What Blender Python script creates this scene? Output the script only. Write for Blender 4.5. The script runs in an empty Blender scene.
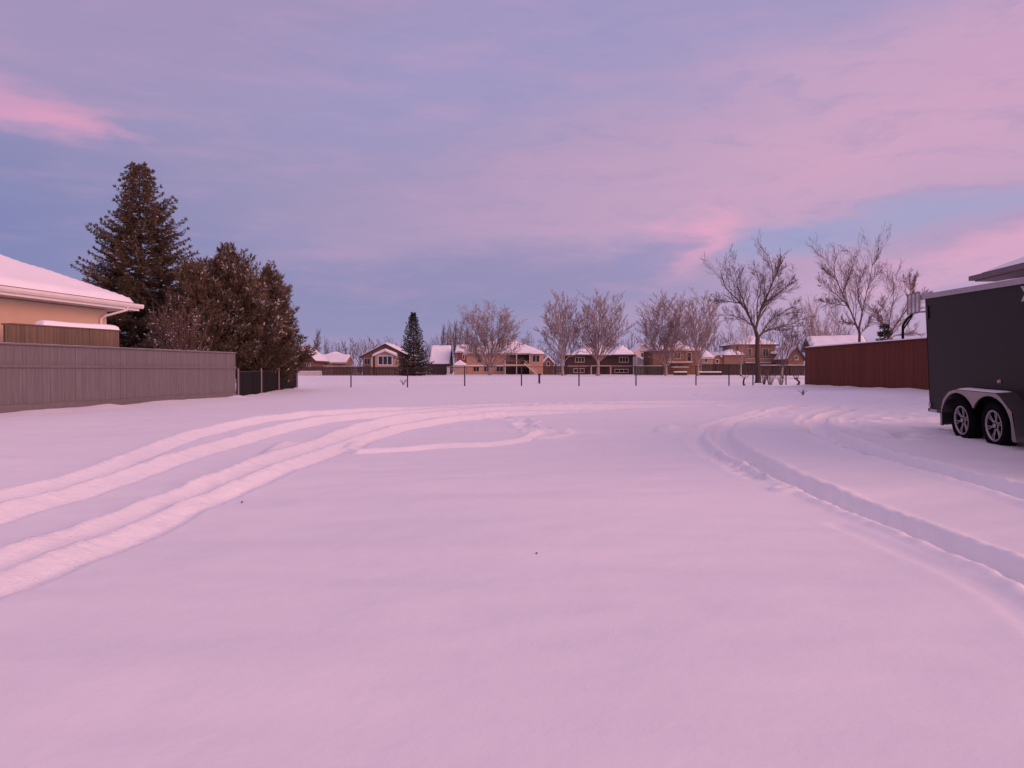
import bpy, math, random
import numpy as np
from mathutils import Vector, Matrix, noise as mnoise

R = math.radians
SC = bpy.context.scene
COL = SC.collection
rnd = random.Random(11)

# ------------------------------------------------------------------ camera
F = 770.0          # focal length in pixels of a 1024 wide picture
HZ = 371.0         # horizon row
CAMZ = 1.5
cam_d = bpy.data.cameras.new('camera')
cam_d.sensor_width = 36.0
cam_d.lens = F / 1024 * 36.0
cam_d.clip_start = 0.05
cam_d.clip_end = 4000
cam = bpy.data.objects.new('camera', cam_d)
COL.objects.link(cam)
cam.location = (0, 0, CAMZ)
cam.rotation_euler = (math.pi / 2 - math.atan((384 - HZ) / F), 0, 0)
SC.camera = cam

# ------------------------------------------------------------------ view
SC.view_settings.view_transform = 'Standard'
SC.view_settings.look = 'None'
SC.view_settings.exposure = 0.0
SC.view_settings.gamma = 1.0
SC.view_settings.use_curve_mapping = False
SC.cycles.max_bounces = 6
SC.cycles.transparent_max_bounces = 12

# ------------------------------------------------------------------ sun
SUN_AZ, SUN_EL = 120.0, 12.0
sun_dir = Vector((math.sin(R(SUN_AZ)) * math.cos(R(SUN_EL)), math.cos(R(SUN_AZ)) * math.cos(R(SUN_EL)), math.sin(R(SUN_EL))))
sun_d = bpy.data.lights.new('sun', 'SUN')
sun_d.energy = 3.25
sun_d.angle = R(52)
sun_d.color = (1.0, 0.48, 0.37)
sun = bpy.data.objects.new('sun', sun_d)
COL.objects.link(sun)
sun.location = (20, -10, 30)
sun.rotation_euler = sun_dir.to_track_quat('Z', 'Y').to_euler()


def s2l(c):
    out = []
    for v in c:
        v = v / 255.0
        out.append(v / 12.92 if v <= 0.04045 else ((v + 0.055) / 1.055) ** 2.4)
    return tuple(out) + (1.0,)


# ------------------------------------------------------------------ sky
world = bpy.data.worlds.new('World')
SC.world = world
world.use_nodes = True
wt = world.node_tree
for n in list(wt.nodes):
    wt.nodes.remove(n)


def wn(t, **k):
    n = wt.nodes.new(t)
    for a, b in k.items():
        setattr(n, a, b)
    return n


def wl(a, b):
    wt.links.new(a, b)


def wmath(op, a, b=None, clamp=False):
    n = wn('ShaderNodeMath', operation=op, use_clamp=clamp)
    for i, v in enumerate((a, b)):
        if v is None:
            continue
        if isinstance(v, (int, float)):
            n.inputs[i].default_value = v
        else:
            wl(v, n.inputs[i])
    return n.outputs[0]


tc = wn('ShaderNodeTexCoord')
sep = wn('ShaderNodeSeparateXYZ')
wl(tc.outputs['Generated'], sep.inputs[0])
az = wmath('ARCTAN2', sep.outputs['X'], sep.outputs['Y'])
el = wmath('ARCSINE', sep.outputs['Z'])
comb = wn('ShaderNodeCombineXYZ')
wl(az, comb.inputs[0])
wl(el, comb.inputs[1])
AE = comb.outputs[0]
# streaky warp, stretched along the horizon
mp = wn('ShaderNodeMapping')
mp.inputs['Scale'].default_value = (4.5, 15.0, 1.0)
mp.inputs['Rotation'].default_value = (0, 0, R(6))
wl(AE, mp.inputs[0])
nz = wn('ShaderNodeTexNoise')
nz.inputs['Scale'].default_value = 1.0
nz.inputs['Detail'].default_value = 7.0
nz.inputs['Roughness'].default_value = 0.6
wl(mp.outputs[0], nz.inputs['Vector'])
wv = wn('ShaderNodeVectorMath', operation='SUBTRACT')
wl(nz.outputs['Color'], wv.inputs[0])
wv.inputs[1].default_value = (0.5, 0.5, 0.5)
wv2 = wn('ShaderNodeVectorMath', operation='MULTIPLY')
wl(wv.outputs[0], wv2.inputs[0])
wv2.inputs[1].default_value = (0.30, 0.085, 0.0)
wv3 = wn('ShaderNodeVectorMath', operation='ADD')
wl(AE, wv3.inputs[0])
wl(wv2.outputs[0], wv3.inputs[1])
WARP = wv3.outputs[0]


def blob(px, py, wpx, hpx, rot=0.0, lo=0.0, hi=0.75):
    """soft patch of sky round a direction; sizes are half-extents in 1/770 rad"""
    a = math.atan((px - 512) / F)
    e = math.atan((HZ - py) / F * math.cos(a))
    m = wn('ShaderNodeMapping', vector_type='TEXTURE')
    m.inputs['Location'].default_value = (a, e, 0)
    m.inputs['Rotation'].default_value = (0, 0, R(rot))
    m.inputs['Scale'].default_value = (wpx / F, hpx / F, 1)
    wl(WARP, m.inputs[0])
    g = wn('ShaderNodeTexGradient', gradient_type='SPHERICAL')
    wl(m.outputs[0], g.inputs[0])
    r = wn('ShaderNodeMapRange', interpolation_type='SMOOTHSTEP')
    r.inputs['From Min'].default_value = lo
    r.inputs['From Max'].default_value = hi
    wl(g.outputs['Fac'], r.inputs['Value'])
    return r.outputs[0]


def mixc(fac, a, b, amount=1.0):
    n = wn('ShaderNodeMix', data_type='RGBA')
    if amount != 1.0:
        fac = wmath('MULTIPLY', fac, amount)
    wl(fac, n.inputs['Factor'])
    for i, v in ((6, a), (7, b)):
        if isinstance(v, tuple):
            n.inputs[i].default_value = v
        else:
            wl(v, n.inputs[i])
    return n.outputs[2]


ramp = wn('ShaderNodeValToRGB')
cr = ramp.color_ramp
cr.interpolation = 'EASE'
stops = [(0.0, (166, 150, 190)), (0.05, (152, 148, 192)), (0.12, (148, 145, 189)), (0.24, (158, 150, 190)), (0.36, (166, 157, 200)),
         (0.50, (168, 153, 194)), (0.75, (196, 165, 199)), (1.0, (214, 172, 203))]
cr.elements[0].position = 0.0
cr.elements[0].color = s2l(stops[0][1])
cr.elements[1].position = 1.0
cr.elements[1].color = s2l(stops[-1][1])
for p, c in stops[1:-1]:
    e = cr.elements.new(p)
    e.color = s2l(c)
wl(wmath('MAXIMUM', el, 0.0), ramp.inputs[0])
col = ramp.outputs[0]
CL = [  # px, py, half width, half height, rotation, colour, amount, hi
    (-40, 240, 210, 140, 0, (122, 129, 183), 0.7, 1.0),
    (60, 10, 330, 100, 4, (170, 151, 191), 0.8, 0.8),
    (420, 120, 200, 80, 0, (168, 158, 202), 0.6, 1.0),
    (560, 215, 330, 90, 4, (188, 160, 196), 0.8, 0.9),
    (900, 130, 460, 190, 12, (212, 172, 204), 0.85, 0.95),
    (690, 10, 330, 75, 4, (168, 158, 203), 0.8, 0.8),
    (1010, 70, 190, 90, 10, (214, 168, 202), 0.7, 1.0),
    (850, 150, 210, 50, 10, (222, 171, 201), 0.45, 1.0),
    (470, 290, 330, 42, 2, (143, 142, 187), 0.7, 0.7),
    (688, 240, 58, 32, 28, (236, 172, 205), 0.9, 0.8),
    (640, 256, 60, 24, 10, (156, 150, 194), 0.8, 0.7),
    (920, 215, 175, 19, 7, (165, 168, 209), 0.75, 0.8),
    (790, 233, 62, 18, 10, (160, 164, 208), 0.85, 0.7),
    (1050, 246, 190, 26, 8, (232, 172, 204), 0.95, 0.6),
    (930, 300, 300, 50, 0, (208, 172, 207), 0.6, 0.7),
    (16, 106, 76, 24, -6, (212, 160, 197), 0.95, 0.7),
    (62, 124, 62, 11, -4, (228, 164, 199), 0.8, 0.9),
]
for px, py, w, h, r, c, am, hi in CL:
    col = mixc(blob(px, py, w * 1.2, h * 1.25, r, 0.0, hi), col, s2l(c), am)
# faint streaks everywhere
st = wn('ShaderNodeMapping')
st.inputs['Scale'].default_value = (5.0, 26.0, 1.0)
st.inputs['Rotation'].default_value = (0, 0, R(7))
wl(AE, st.inputs[0])
sn = wn('ShaderNodeTexNoise')
sn.inputs['Scale'].default_value = 1.0
sn.inputs['Detail'].default_value = 6.0
sn.inputs['Roughness'].default_value = 0.6
wl(st.outputs[0], sn.inputs['Vector'])
sr = wn('ShaderNodeMapRange', interpolation_type='SMOOTHSTEP')
sr.inputs['From Min'].default_value = 0.45
sr.inputs['From Max'].default_value = 0.75
wl(sn.outputs['Fac'], sr.inputs['Value'])
col = mixc(sr.outputs[0], col, s2l((207, 164, 201)), 0.35)
st2 = wn('ShaderNodeMapping')
st2.inputs['Scale'].default_value = (9.0, 38.0, 1.0)
st2.inputs['Rotation'].default_value = (0, 0, R(4))
st2.inputs['Location'].default_value = (3.3, 1.7, 0)
wl(WARP, st2.inputs[0])
sn2 = wn('ShaderNodeTexNoise')
sn2.inputs['Scale'].default_value = 1.0
sn2.inputs['Detail'].default_value = 7.0
sn2.inputs['Roughness'].default_value = 0.62
wl(st2.outputs[0], sn2.inputs['Vector'])
sr2 = wn('ShaderNodeMapRange', interpolation_type='SMOOTHSTEP')
sr2.inputs['From Min'].default_value = 0.48
sr2.inputs['From Max'].default_value = 0.72
wl(sn2.outputs['Fac'], sr2.inputs['Value'])
col = mixc(sr2.outputs[0], col, s2l((152, 149, 196)), 0.32)
# the glowing side of the sky, beyond the right edge and behind the viewer
glow_dir = wn('ShaderNodeVectorMath', operation='DOT_PRODUCT')
wl(tc.outputs['Generated'], glow_dir.inputs[0])
glow_dir.inputs[1].default_value = Vector((math.sin(R(135)), math.cos(R(135)), 0.45)).normalized()
gr = wn('ShaderNodeMapRange', interpolation_type='SMOOTHSTEP')
gr.inputs['From Min'].default_value = 0.12
gr.inputs['From Max'].default_value = 0.95
wl(glow_dir.outputs['Value'], gr.inputs['Value'])
col = mixc(gr.outputs[0], col, (0.56, 0.415, 0.68, 1.0), 0.9)
sky = wn('ShaderNodeTexSky', sky_type='NISHITA')
sky.sun_disc = False
sky.sun_elevation = R(SUN_EL)
sky.sun_rotation = R(SUN_AZ)
bg1 = wn('ShaderNodeBackground')
bg1.inputs['Strength'].default_value = 1.0
wl(col, bg1.inputs['Color'])
bg2 = wn('ShaderNodeBackground')
bg2.inputs['Strength'].default_value = 0.05
wl(sky.outputs[0], bg2.inputs['Color'])
mx = wn('ShaderNodeMixShader')
mx.inputs[0].default_value = 0.10
wl(bg1.outputs[0], mx.inputs[1])
wl(bg2.outputs[0], mx.inputs[2])
wo = wn('ShaderNodeOutputWorld')
wl(mx.outputs[0], wo.inputs[0])


# ------------------------------------------------------------------ materials
def mat(name, base, rough=0.7, var=0.0, scale=4.0, bump=0.0, bscale=30.0, island=0.0, stretch=(1, 1, 1), metal=0.0, spec=0.3, bdet=6.0, detail=5.0):
    m = bpy.data.materials.new(name)
    m.use_nodes = True
    nt = m.node_tree
    b = nt.nodes['Principled BSDF']
    b.inputs['Base Color'].default_value = tuple(base) + (1,)
    b.inputs['Roughness'].default_value = rough
    b.inputs['Metallic'].default_value = metal
    b.inputs['Specular IOR Level'].default_value = spec
    t = nt.nodes.new('ShaderNodeTexCoord')
    mpn = nt.nodes.new('ShaderNodeMapping')
    mpn.inputs['Scale'].default_value = stretch
    nt.links.new(t.outputs['Object'], mpn.inputs[0])
    if var > 0 or island > 0:
        n = nt.nodes.new('ShaderNodeTexNoise')
        n.inputs['Scale'].default_value = scale
        n.inputs['Detail'].default_value = detail
        n.inputs['Roughness'].default_value = 0.6
        nt.links.new(mpn.outputs[0], n.inputs['Vector'])
        mm = nt.nodes.new('ShaderNodeMapRange')
        mm.inputs['From Min'].default_value = 0.25
        mm.inputs['From Max'].default_value = 0.75
        mm.inputs['To Min'].default_value = 1 - var
        mm.inputs['To Max'].default_value = 1 + var
        nt.links.new(n.outputs['Fac'], mm.inputs['Value'])
        fac = mm.outputs[0]
        if island > 0:
            g = nt.nodes.new('ShaderNodeNewGeometry')
            mi = nt.nodes.new('ShaderNodeMapRange')
            mi.inputs['To Min'].default_value = 1 - island
            mi.inputs['To Max'].default_value = 1 + island
            nt.links.new(g.outputs['Random Per Island'], mi.inputs['Value'])
            mu = nt.nodes.new('ShaderNodeMath')
            mu.operation = 'MULTIPLY'
            nt.links.new(fac, mu.inputs[0])
            nt.links.new(mi.outputs[0], mu.inputs[1])
            fac = mu.outputs[0]
        vm = nt.nodes.new('ShaderNodeVectorMath')
        vm.operation = 'SCALE'
        vm.inputs[0].default_value = base
        nt.links.new(fac, vm.inputs['Scale'])
        nt.links.new(vm.outputs[0], b.inputs['Base Color'])
    if bump > 0:
        n2 = nt.nodes.new('ShaderNodeTexNoise')
        n2.inputs['Scale'].default_value = bscale
        n2.inputs['Detail'].default_value = bdet
        n2.inputs['Roughness'].default_value = 0.62 if bdet > 8 else 0.5
        nt.links.new(mpn.outputs[0], n2.inputs['Vector'])
        bp = nt.nodes.new('ShaderNodeBump')
        bp.inputs['Strength'].default_value = 1.0
        bp.inputs['Distance'].default_value = bump
        nt.links.new(n2.outputs['Fac'], bp.inputs['Height'])
        nt.links.new(bp.outputs[0], b.inputs['Normal'])
    return m


M = {}
M['snow'] = mat('snow', (0.84, 0.83, 0.85), 0.65, 0.02, 3.0, 0.0055, 6.0, bdet=12.0)
M['roof_snow'] = mat('roof_snow', (0.85, 0.83, 0.85), 0.65, 0.03, 1.0, 0.01, 12.0)
M['grey_fence'] = mat('grey_fence_boards', (0.150, 0.130, 0.140), 0.8, 0.16, 3.0, 0.003, 20.0, 0.05, (4, 4, 0.5))
M['grey_trim'] = mat('grey_fence_trim', (0.140, 0.118, 0.126), 0.8, 0.12, 3.0, 0.003, 20.0, 0.06, (1, 4, 4))
M['red_fence'] = mat('red_fence_boards', (0.130, 0.030, 0.016), 0.8, 0.2, 3.0, 0.003, 20.0, 0.12, (4, 4, 0.5))
M['tan_fence'] = mat('tan_fence_boards', (0.15, 0.105, 0.08), 0.8, 0.18, 3.0, 0.003, 20.0, 0.12, (4, 4, 0.5))
M['brown_fence'] = mat('brown_fence_boards', (0.095, 0.050, 0.042), 0.85, 0.2, 2.0, 0.0, 20.0, 0.2, (4, 4, 0.5))
M['dark_fence'] = mat('dark_fence_boards', (0.045, 0.030, 0.030), 0.85, 0.2, 2.0, 0.0, 20.0, 0.2, (4, 4, 0.5))
M['olive_fence'] = mat('olive_fence_boards', (0.060, 0.055, 0.048), 0.85, 0.2, 2.0, 0.0, 20.0, 0.2, (4, 4, 0.5))
M['white_fence'] = mat('white_fence_boards', (0.55, 0.50, 0.50), 0.7, 0.1, 2.0)
M['slat_black'] = mat('black_slats', (0.006, 0.004, 0.004), 0.95, 0.2, 4.0, 0.0, 10, 0.3, (4, 4, 0.5))
M['galv'] = mat('galvanised_steel', (0.38, 0.33, 0.34), 0.5, 0.15, 8.0, metal=0.4)
M['post_dark'] = mat('dark_steel_post', (0.035, 0.025, 0.028), 0.6, 0.2, 8.0)
M['stucco'] = mat('cream_stucco', (0.55, 0.395, 0.30), 0.9, 0.07, 1.2, 0.004, 60.0)
M['stucco_or'] = mat('tan_stucco', (0.46, 0.27, 0.20), 0.9, 0.10, 0.5)
M['stucco_or2'] = mat('rust_stucco', (0.27, 0.155, 0.11), 0.9, 0.12, 0.5)
M['siding_dark'] = mat('dark_siding', (0.060, 0.036, 0.034), 0.85, 0.15, 0.6)
M['siding_brown'] = mat('brown_siding', (0.20, 0.105, 0.075), 0.85, 0.15, 0.6)
M['siding_red'] = mat('red_siding', (0.22, 0.075, 0.060), 0.85, 0.15, 0.6)
M['siding_white'] = mat('white_siding', (0.60, 0.53, 0.50), 0.85, 0.08, 0.6)
M['siding_beige'] = mat('beige_siding', (0.42, 0.30, 0.24), 0.85, 0.1, 0.6)
M['trim_white'] = mat('white_trim', (0.72, 0.66, 0.64), 0.5, 0.05, 3.0)
M['trim_cream'] = mat('cream_trim', (0.55, 0.42, 0.33), 0.6, 0.05, 3.0)
M['shingle'] = mat('dark_shingles', (0.040, 0.030, 0.032), 0.9, 0.3, 6.0, 0.01, 20.0)
M['fascia_dark'] = mat('dark_fascia', (0.085, 0.058, 0.060), 0.7, 0.15, 3.0)
M['fascia_grey'] = mat('grey_fascia', (0.17, 0.125, 0.14), 0.7, 0.15, 3.0)
M['brick'] = mat('brick', (0.20, 0.085, 0.065), 0.9, 0.25, 6.0)
M['glass'] = mat('window_glass', (0.02, 0.018, 0.022), 0.08, spec=0.5)
M['needle'] = mat('spruce_needles', (0.098, 0.068, 0.042), 0.8, 0.45, 0.9, island=0.35)
M['needle_far'] = mat('dark_spruce_needles', (0.050, 0.045, 0.036), 0.8, 0.3, 0.8, island=0.3)
M['juniper'] = mat('juniper_foliage', (0.114, 0.080, 0.053), 0.85, 0.5, 1.0, island=0.35)
M['shrub_twig'] = mat('shrub_twigs', (0.12, 0.078, 0.068), 0.85, 0.25, 2.0)
M['bark'] = mat('dark_bark', (0.075, 0.043, 0.038), 0.9, 0.25, 5.0, 0.01, 12.0, stretch=(3, 3, 0.6))
M['bark_mid'] = mat('brown_bark', (0.12, 0.075, 0.066), 0.9, 0.25, 5.0, stretch=(3, 3, 0.6))
M['bark_pale'] = mat('pale_bark', (0.33, 0.24, 0.225), 0.9, 0.25, 5.0, stretch=(3, 3, 0.6))
M['twig_pale'] = mat('frosty_twigs', (0.29, 0.21, 0.20), 0.9, 0.2, 1.0)
M['twig_rose'] = mat('rosy_twigs', (0.20, 0.12, 0.105), 0.9, 0.2, 1.0)
M['twig_dark'] = mat('dark_twigs', (0.115, 0.068, 0.06), 0.9, 0.2, 1.0)
M['twig_far'] = mat('far_twigs', (0.115, 0.08, 0.09), 0.9, 0.2, 0.4)
M['trailer'] = mat('charcoal_trailer_skin', (0.016, 0.0105, 0.0095), 0.5, 0.10, 1.5, spec=0.2)
M['trailer_trim'] = mat('trailer_corner_trim', (0.022, 0.017, 0.018), 0.4, 0.1, 3.0, spec=0.4)
M['alu'] = mat('aluminium', (0.25, 0.22, 0.22), 0.28, 0.12, 10.0, 0.0, metal=0.85)
M['alu_edge'] = mat('brushed_aluminium_rail', (0.42, 0.36, 0.38), 0.4, 0.12, 10.0, metal=0.6)
M['rubber'] = mat('tyre_rubber', (0.005, 0.0045, 0.005), 0.95, 0.2, 12.0, spec=0.08)
M['black_metal'] = mat('black_metal', (0.006, 0.005, 0.006), 0.7, 0.1, 6.0, spec=0.1)
M['rim_metal'] = mat('machined_rim', (0.34, 0.31, 0.32), 0.35, 0.05, 8.0, metal=0.8)
M['badge'] = mat('silver_badge', (0.45, 0.41, 0.44), 0.4, 0.05, 8.0, metal=0.3)
M['lens_dark'] = mat('smoked_lens', (0.012, 0.006, 0.008), 0.15, spec=0.5)
M['lens_amber'] = mat('amber_lens', (0.55, 0.30, 0.22), 0.2, spec=0.5)
M['board'] = mat('pale_acrylic', (0.55, 0.50, 0.53), 0.2, spec=0.5)
M['board_frame'] = mat('grey_board_frame', (0.22, 0.16, 0.18), 0.5)
M['concrete'] = mat('concrete', (0.30, 0.26, 0.26), 0.9, 0.15, 3.0)
M['weed'] = mat('dry_weed', (0.16, 0.10, 0.075), 0.9)

# acrylic lets the light through
_bt = M['board'].node_tree.nodes['Principled BSDF']
_bt.inputs['Alpha'].default_value = 0.45


# ------------------------------------------------------------------ mesh builder
class MB:
    def __init__(s):
        s.v = []
        s.f = []
        s.m = []

    def add(s, vs, fs, mi=0):
        o = len(s.v)
        s.v.extend(vs)
        for f in fs:
            s.f.append(tuple(i + o for i in f))
            s.m.append(mi)

    def box(s, x0, x1, y0, y1, z0, z1, mi=0):
        s.add([(x0, y0, z0), (x1, y0, z0), (x1, y1, z0), (x0, y1, z0), (x0, y0, z1), (x1, y0, z1), (x1, y1, z1), (x0, y1, z1)],
              [(3, 2, 1, 0), (4, 5, 6, 7), (0, 1, 5, 4), (1, 2, 6, 5), (2, 3, 7, 6), (3, 0, 4, 7)], mi)

    def hexa(s, b, t, mi=0):
        """four bottom points and the four above them"""
        s.add(list(b) + list(t), [(3, 2, 1, 0), (4, 5, 6, 7), (0, 1, 5, 4), (1, 2, 6, 5), (2, 3, 7, 6), (3, 0, 4, 7)], mi)

    def bar(s, p0, p1, w, h, mi=0):
        p0, p1 = Vector(p0), Vector(p1)
        d = (p1 - p0).normalized()
        up = Vector((0, 0, 1)) if abs(d.z) < 0.95 else Vector((0, 1, 0))
        sd = d.cross(up).normalized() * (w / 2)
        u = sd.cross(d).normalized() * (h / 2)
        s.hexa([p0 - sd - u, p0 + sd - u, p1 + sd - u, p1 - sd - u], [p0 - sd + u, p0 + sd + u, p1 + sd + u, p1 - sd + u], mi)

    def tube(s, pts, rad, n=6, mi=0, cap=True):
        o = len(s.v)
        k = len(pts)
        prev = None
        for i, p in enumerate(pts):
            a = pts[max(0, i - 1)]
            b = pts[min(k - 1, i + 1)]
            dx, dy, dz = b[0] - a[0], b[1] - a[1], b[2] - a[2]
            l = math.sqrt(dx * dx + dy * dy + dz * dz) or 1e-9
            dx, dy, dz = dx / l, dy / l, dz / l
            if prev is None:
                ax = (1, 0, 0) if abs(dx) < 0.8 else (0, 1, 0)
            else:
                ax = prev
            q = ax[0] * dx + ax[1] * dy + ax[2] * dz
            ux, uy, uz = ax[0] - q * dx, ax[1] - q * dy, ax[2] - q * dz
            l = math.sqrt(ux * ux + uy * uy + uz * uz) or 1e-9
            ux, uy, uz = ux / l, uy / l, uz / l
            prev = (ux, uy, uz)
            wx, wy, wz = dy * uz - dz * uy, dz * ux - dx * uz, dx * uy - dy * ux
            r = rad[i]
            for j in range(n):
                t = 2 * math.pi * j / n
                c, sn_ = math.cos(t) * r, math.sin(t) * r
                s.v.append((p[0] + ux * c + wx * sn_, p[1] + uy * c + wy * sn_, p[2] + uz * c + wz * sn_))
        for i in range(k - 1):
            for j in range(n):
                j2 = (j + 1) % n
                s.f.append((o + i * n + j, o + i * n + j2, o + (i + 1) * n + j2, o + (i + 1) * n + j))
                s.m.append(mi)
        if cap and n > 3:
            s.f.append(tuple(o + j for j in reversed(range(n))))
            s.m.append(mi)
            s.f.append(tuple(o + (k - 1) * n + j for j in range(n)))
            s.m.append(mi)

    def lathe(s, prof, n=32, axis='y', mi=0, closed=False):
        """profile of (radius, height along the axis)"""
        o = len(s.v)
        for (r, h) in prof:
            for j in range(n):
                t = 2 * math.pi * j / n
                c, q = math.cos(t) * r, math.sin(t) * r
                s.v.append((c, h, q) if axis == 'y' else (c, q, h))
        k = len(prof)
        for i in range(k if closed else k - 1):
            i2 = (i + 1) % k
            for j in range(n):
                j2 = (j + 1) % n
                s.f.append((o + i * n + j, o + i2 * n + j, o + i2 * n + j2, o + i * n + j2))
                s.m.append(mi)

    def prism(s, poly, y0, y1, mi=0):
        """polygon in x, z swept along y"""
        n = len(poly)
        vs = [(x, y0, z) for x, z in poly] + [(x, y1, z) for x, z in poly]
        fs = [tuple(range(n)), tuple(reversed(range(n, 2 * n)))]
        for i in range(n):
            j = (i + 1) % n
            fs.append((j, i, n + i, n + j))
        s.add(vs, fs, mi)

    def build(s, name, mats, parent=None, smooth=False, loc=None):
        me = bpy.data.meshes.new(name)
        me.from_pydata([tuple(v) for v in s.v], [], s.f)
        if not isinstance(mats, (list, tuple)):
            mats = [mats]
        for m in mats:
            me.materials.append(m)
        if len(mats) > 1:
            me.polygons.foreach_set('material_index', s.m)
        if smooth:
            me.polygons.foreach_set('use_smooth', [True] * len(me.polygons))
        me.update()
        o = bpy.data.objects.new(name, me)
        COL.objects.link(o)
        if parent is not None:
            o.parent = parent
        if loc is not None:
            o.location = loc
        return o


def tag(o, label=None, cat=None, group=None, kind=None):
    if label:
        o['label'] = label
    if cat:
        o['category'] = cat
    if group:
        o['group'] = group
    if kind:
        o['kind'] = kind
    return o


def thing(name, label, cat, loc=(0, 0, 0), rotz=0.0, group=None):
    o = bpy.data.objects.new(name, None)
    o.empty_display_size = 0.3
    COL.objects.link(o)
    o.location = loc
    o.rotation_euler = (0, 0, rotz)
    return tag(o, label, cat, group)


def children(o):
    return [c for c in bpy.data.objects if c.parent == o]


def copy_tree(o, parent=None):
    kids = children(o)
    c = o.copy()
    COL.objects.link(c)
    if parent is not None:
        c.parent = parent
    for k in kids:
        copy_tree(k, c)
    return c


def PX(px, d):
    return (px - 512) / F * d


def PZ(py, d):
    return CAMZ + (HZ - py) / F * d


# ------------------------------------------------------------------ ground
CTRL = np.array([
    (0, 0, 0.0), (-4, 6, 0.01), (4, 6, 0.05), (0, 12, 0.16), (-13.8, 20.7, 0.33), (-15, 12, 0.28), (-11.5, 32, 0.36), (-12.6, 45, 0.42),
    (-9.6, 46, 0.53), (0, 46, 0.60), (12, 46, 0.62), (0, 30, 0.45), (7.3, 12.2, 0.45), (7.9, 15, 0.46), (8, 8, 0.25), (13.7, 36, 0.80),
    (14.3, 26.3, 0.81), (14.8, 18, 0.72), (6, 30, 0.55), (-25, 30, 0.35), (-20, 40, 0.4), (25, 30, 0.85), (20, 60, 0.66), (0, 70, 0.62),
    (-25, 70, 0.60), (30, 90, 0.68), (0, 100, 0.72), (-40, 110, 0.74), (50, 120, 0.78), (0, 140, 0.82), (-60, 160, 0.84), (60, 160, 0.84),
    (0, 300, 0.8), (-200, 300, 0.8), (200, 300, 0.8), (-60, 20, 0.3), (60, 20, 0.8), (0, -20, -0.05), (-30, -10, 0.1), (30, -10, 0.2)], float)


def gz(x, y):
    """smooth lie of the land, before the tracks (numpy or numbers)"""
    x = np.asarray(x, float)
    y = np.asarray(y, float)
    num = np.zeros(np.broadcast(x, y).shape)
    den = np.zeros_like(num)
    for cx, cy, cz in CTRL:
        sc = 5.0 + 0.10 * math.hypot(cx, cy)
        d2 = ((x - cx) ** 2 + (y - cy) ** 2) / (sc * sc)
        w = 1.0 / (d2 + 0.12) ** 2 / sc ** 0.5
        num += w * cz
        den += w
    return num / den


def G(x, y):
    return float(gz(x, y))


def spot(px, py):
    """where the sight line through a picture point meets the land"""
    lo, hi = 1.0, 400.0
    s = (py - HZ) / F
    t = (px - 512) / F
    for _ in range(50):
        m = (lo + hi) / 2
        if CAMZ - s * m > G(t * m, m):
            lo = m
        else:
            hi = m
    return (t * lo, lo)


def fnoise(x, y, seed=0):
    """cheap value noise, numpy"""
    xi = np.floor(x).astype(np.int64)
    yi = np.floor(y).astype(np.int64)
    fx = x - xi
    fy = y - yi
    fx = fx * fx * (3 - 2 * fx)
    fy = fy * fy * (3 - 2 * fy)

    def h(a, b):
        n = (a * 374761393 + b * 668265263 + seed * 974711) & 0x7fffffff
        n = ((n ^ (n >> 13)) * 1274126177) & 0x7fffffff
        return ((n ^ (n >> 16)) & 0xffff) / 65535.0
    a = h(xi, yi)
    b = h(xi + 1, yi)
    c = h(xi, yi + 1)
    d = h(xi + 1, yi + 1)
    return (a * (1 - fx) + b * fx) * (1 - fy) + (c * (1 - fx) + d * fx) * fy - 0.5


def axis_vals(lo, dense_lo, dense_hi, hi, step, grow):
    mid = list(np.arange(dense_lo, dense_hi, step))
    v = mid[-1]
    s_ = step
    out = []
    while v < hi:
        s_ *= grow
        v += s_
        out.append(v)
    v = mid[0]
    s_ = step
    pre = []
    while v > lo:
        s_ *= grow
        v -= s_
        pre.append(v)
    return np.array(pre[::-1] + mid + out)


xs = axis_vals(-900, -7.2, 8.6, 900, 0.042, 1.055)
ya = np.arange(1.2, 14.0, 0.036)
yb, s_, v_ = [], 0.036, ya[-1]
while v_ < 1500:
    s_ = s_ * 1.0065 if v_ < 50 else s_ * 1.06
    v_ += s_
    yb.append(v_)
yc, s_, v_ = [], 0.036, ya[0]
while v_ > -60:
    s_ *= 1.045
    v_ -= s_
    yc.append(v_)
ys = np.array(yc[::-1] + list(ya) + yb)
GX, GY = np.meshgrid(xs, ys)
Z = gz(GX, GY)
near = np.exp(-((np.maximum(GY, 0) / 60.0) ** 2))
# wind ripples and soft unevenness
Z += 0.055 * fnoise(GX * 0.35, GY * 0.28, 1) * near
Z += 0.036 * fnoise(GX * 0.7 + 0.5 * GY, GY * 1.6, 2) * near
Z += 0.012 * fnoise(GX * 2.1 - 0.5 * GY, GY * 3.6 + 0.6 * GX, 3) * near
rip = np.maximum(0, fnoise(GX * 0.5 + 7, GY * 0.6, 4) + 0.15)
Z += 0.022 * rip * fnoise(GX * 1.3 + 0.9 * GY, GY * 4.2 - 0.3 * GX, 5) * near
# park field: a shallow hollow running along behind the wire fence
Z += -0.22 * np.exp(-((GY - 63 - 3 * np.sin(GX * 0.05)) / 4.0) ** 2) + 0.06 * np.exp(-((GY - 72) / 6.0) ** 2)

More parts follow.
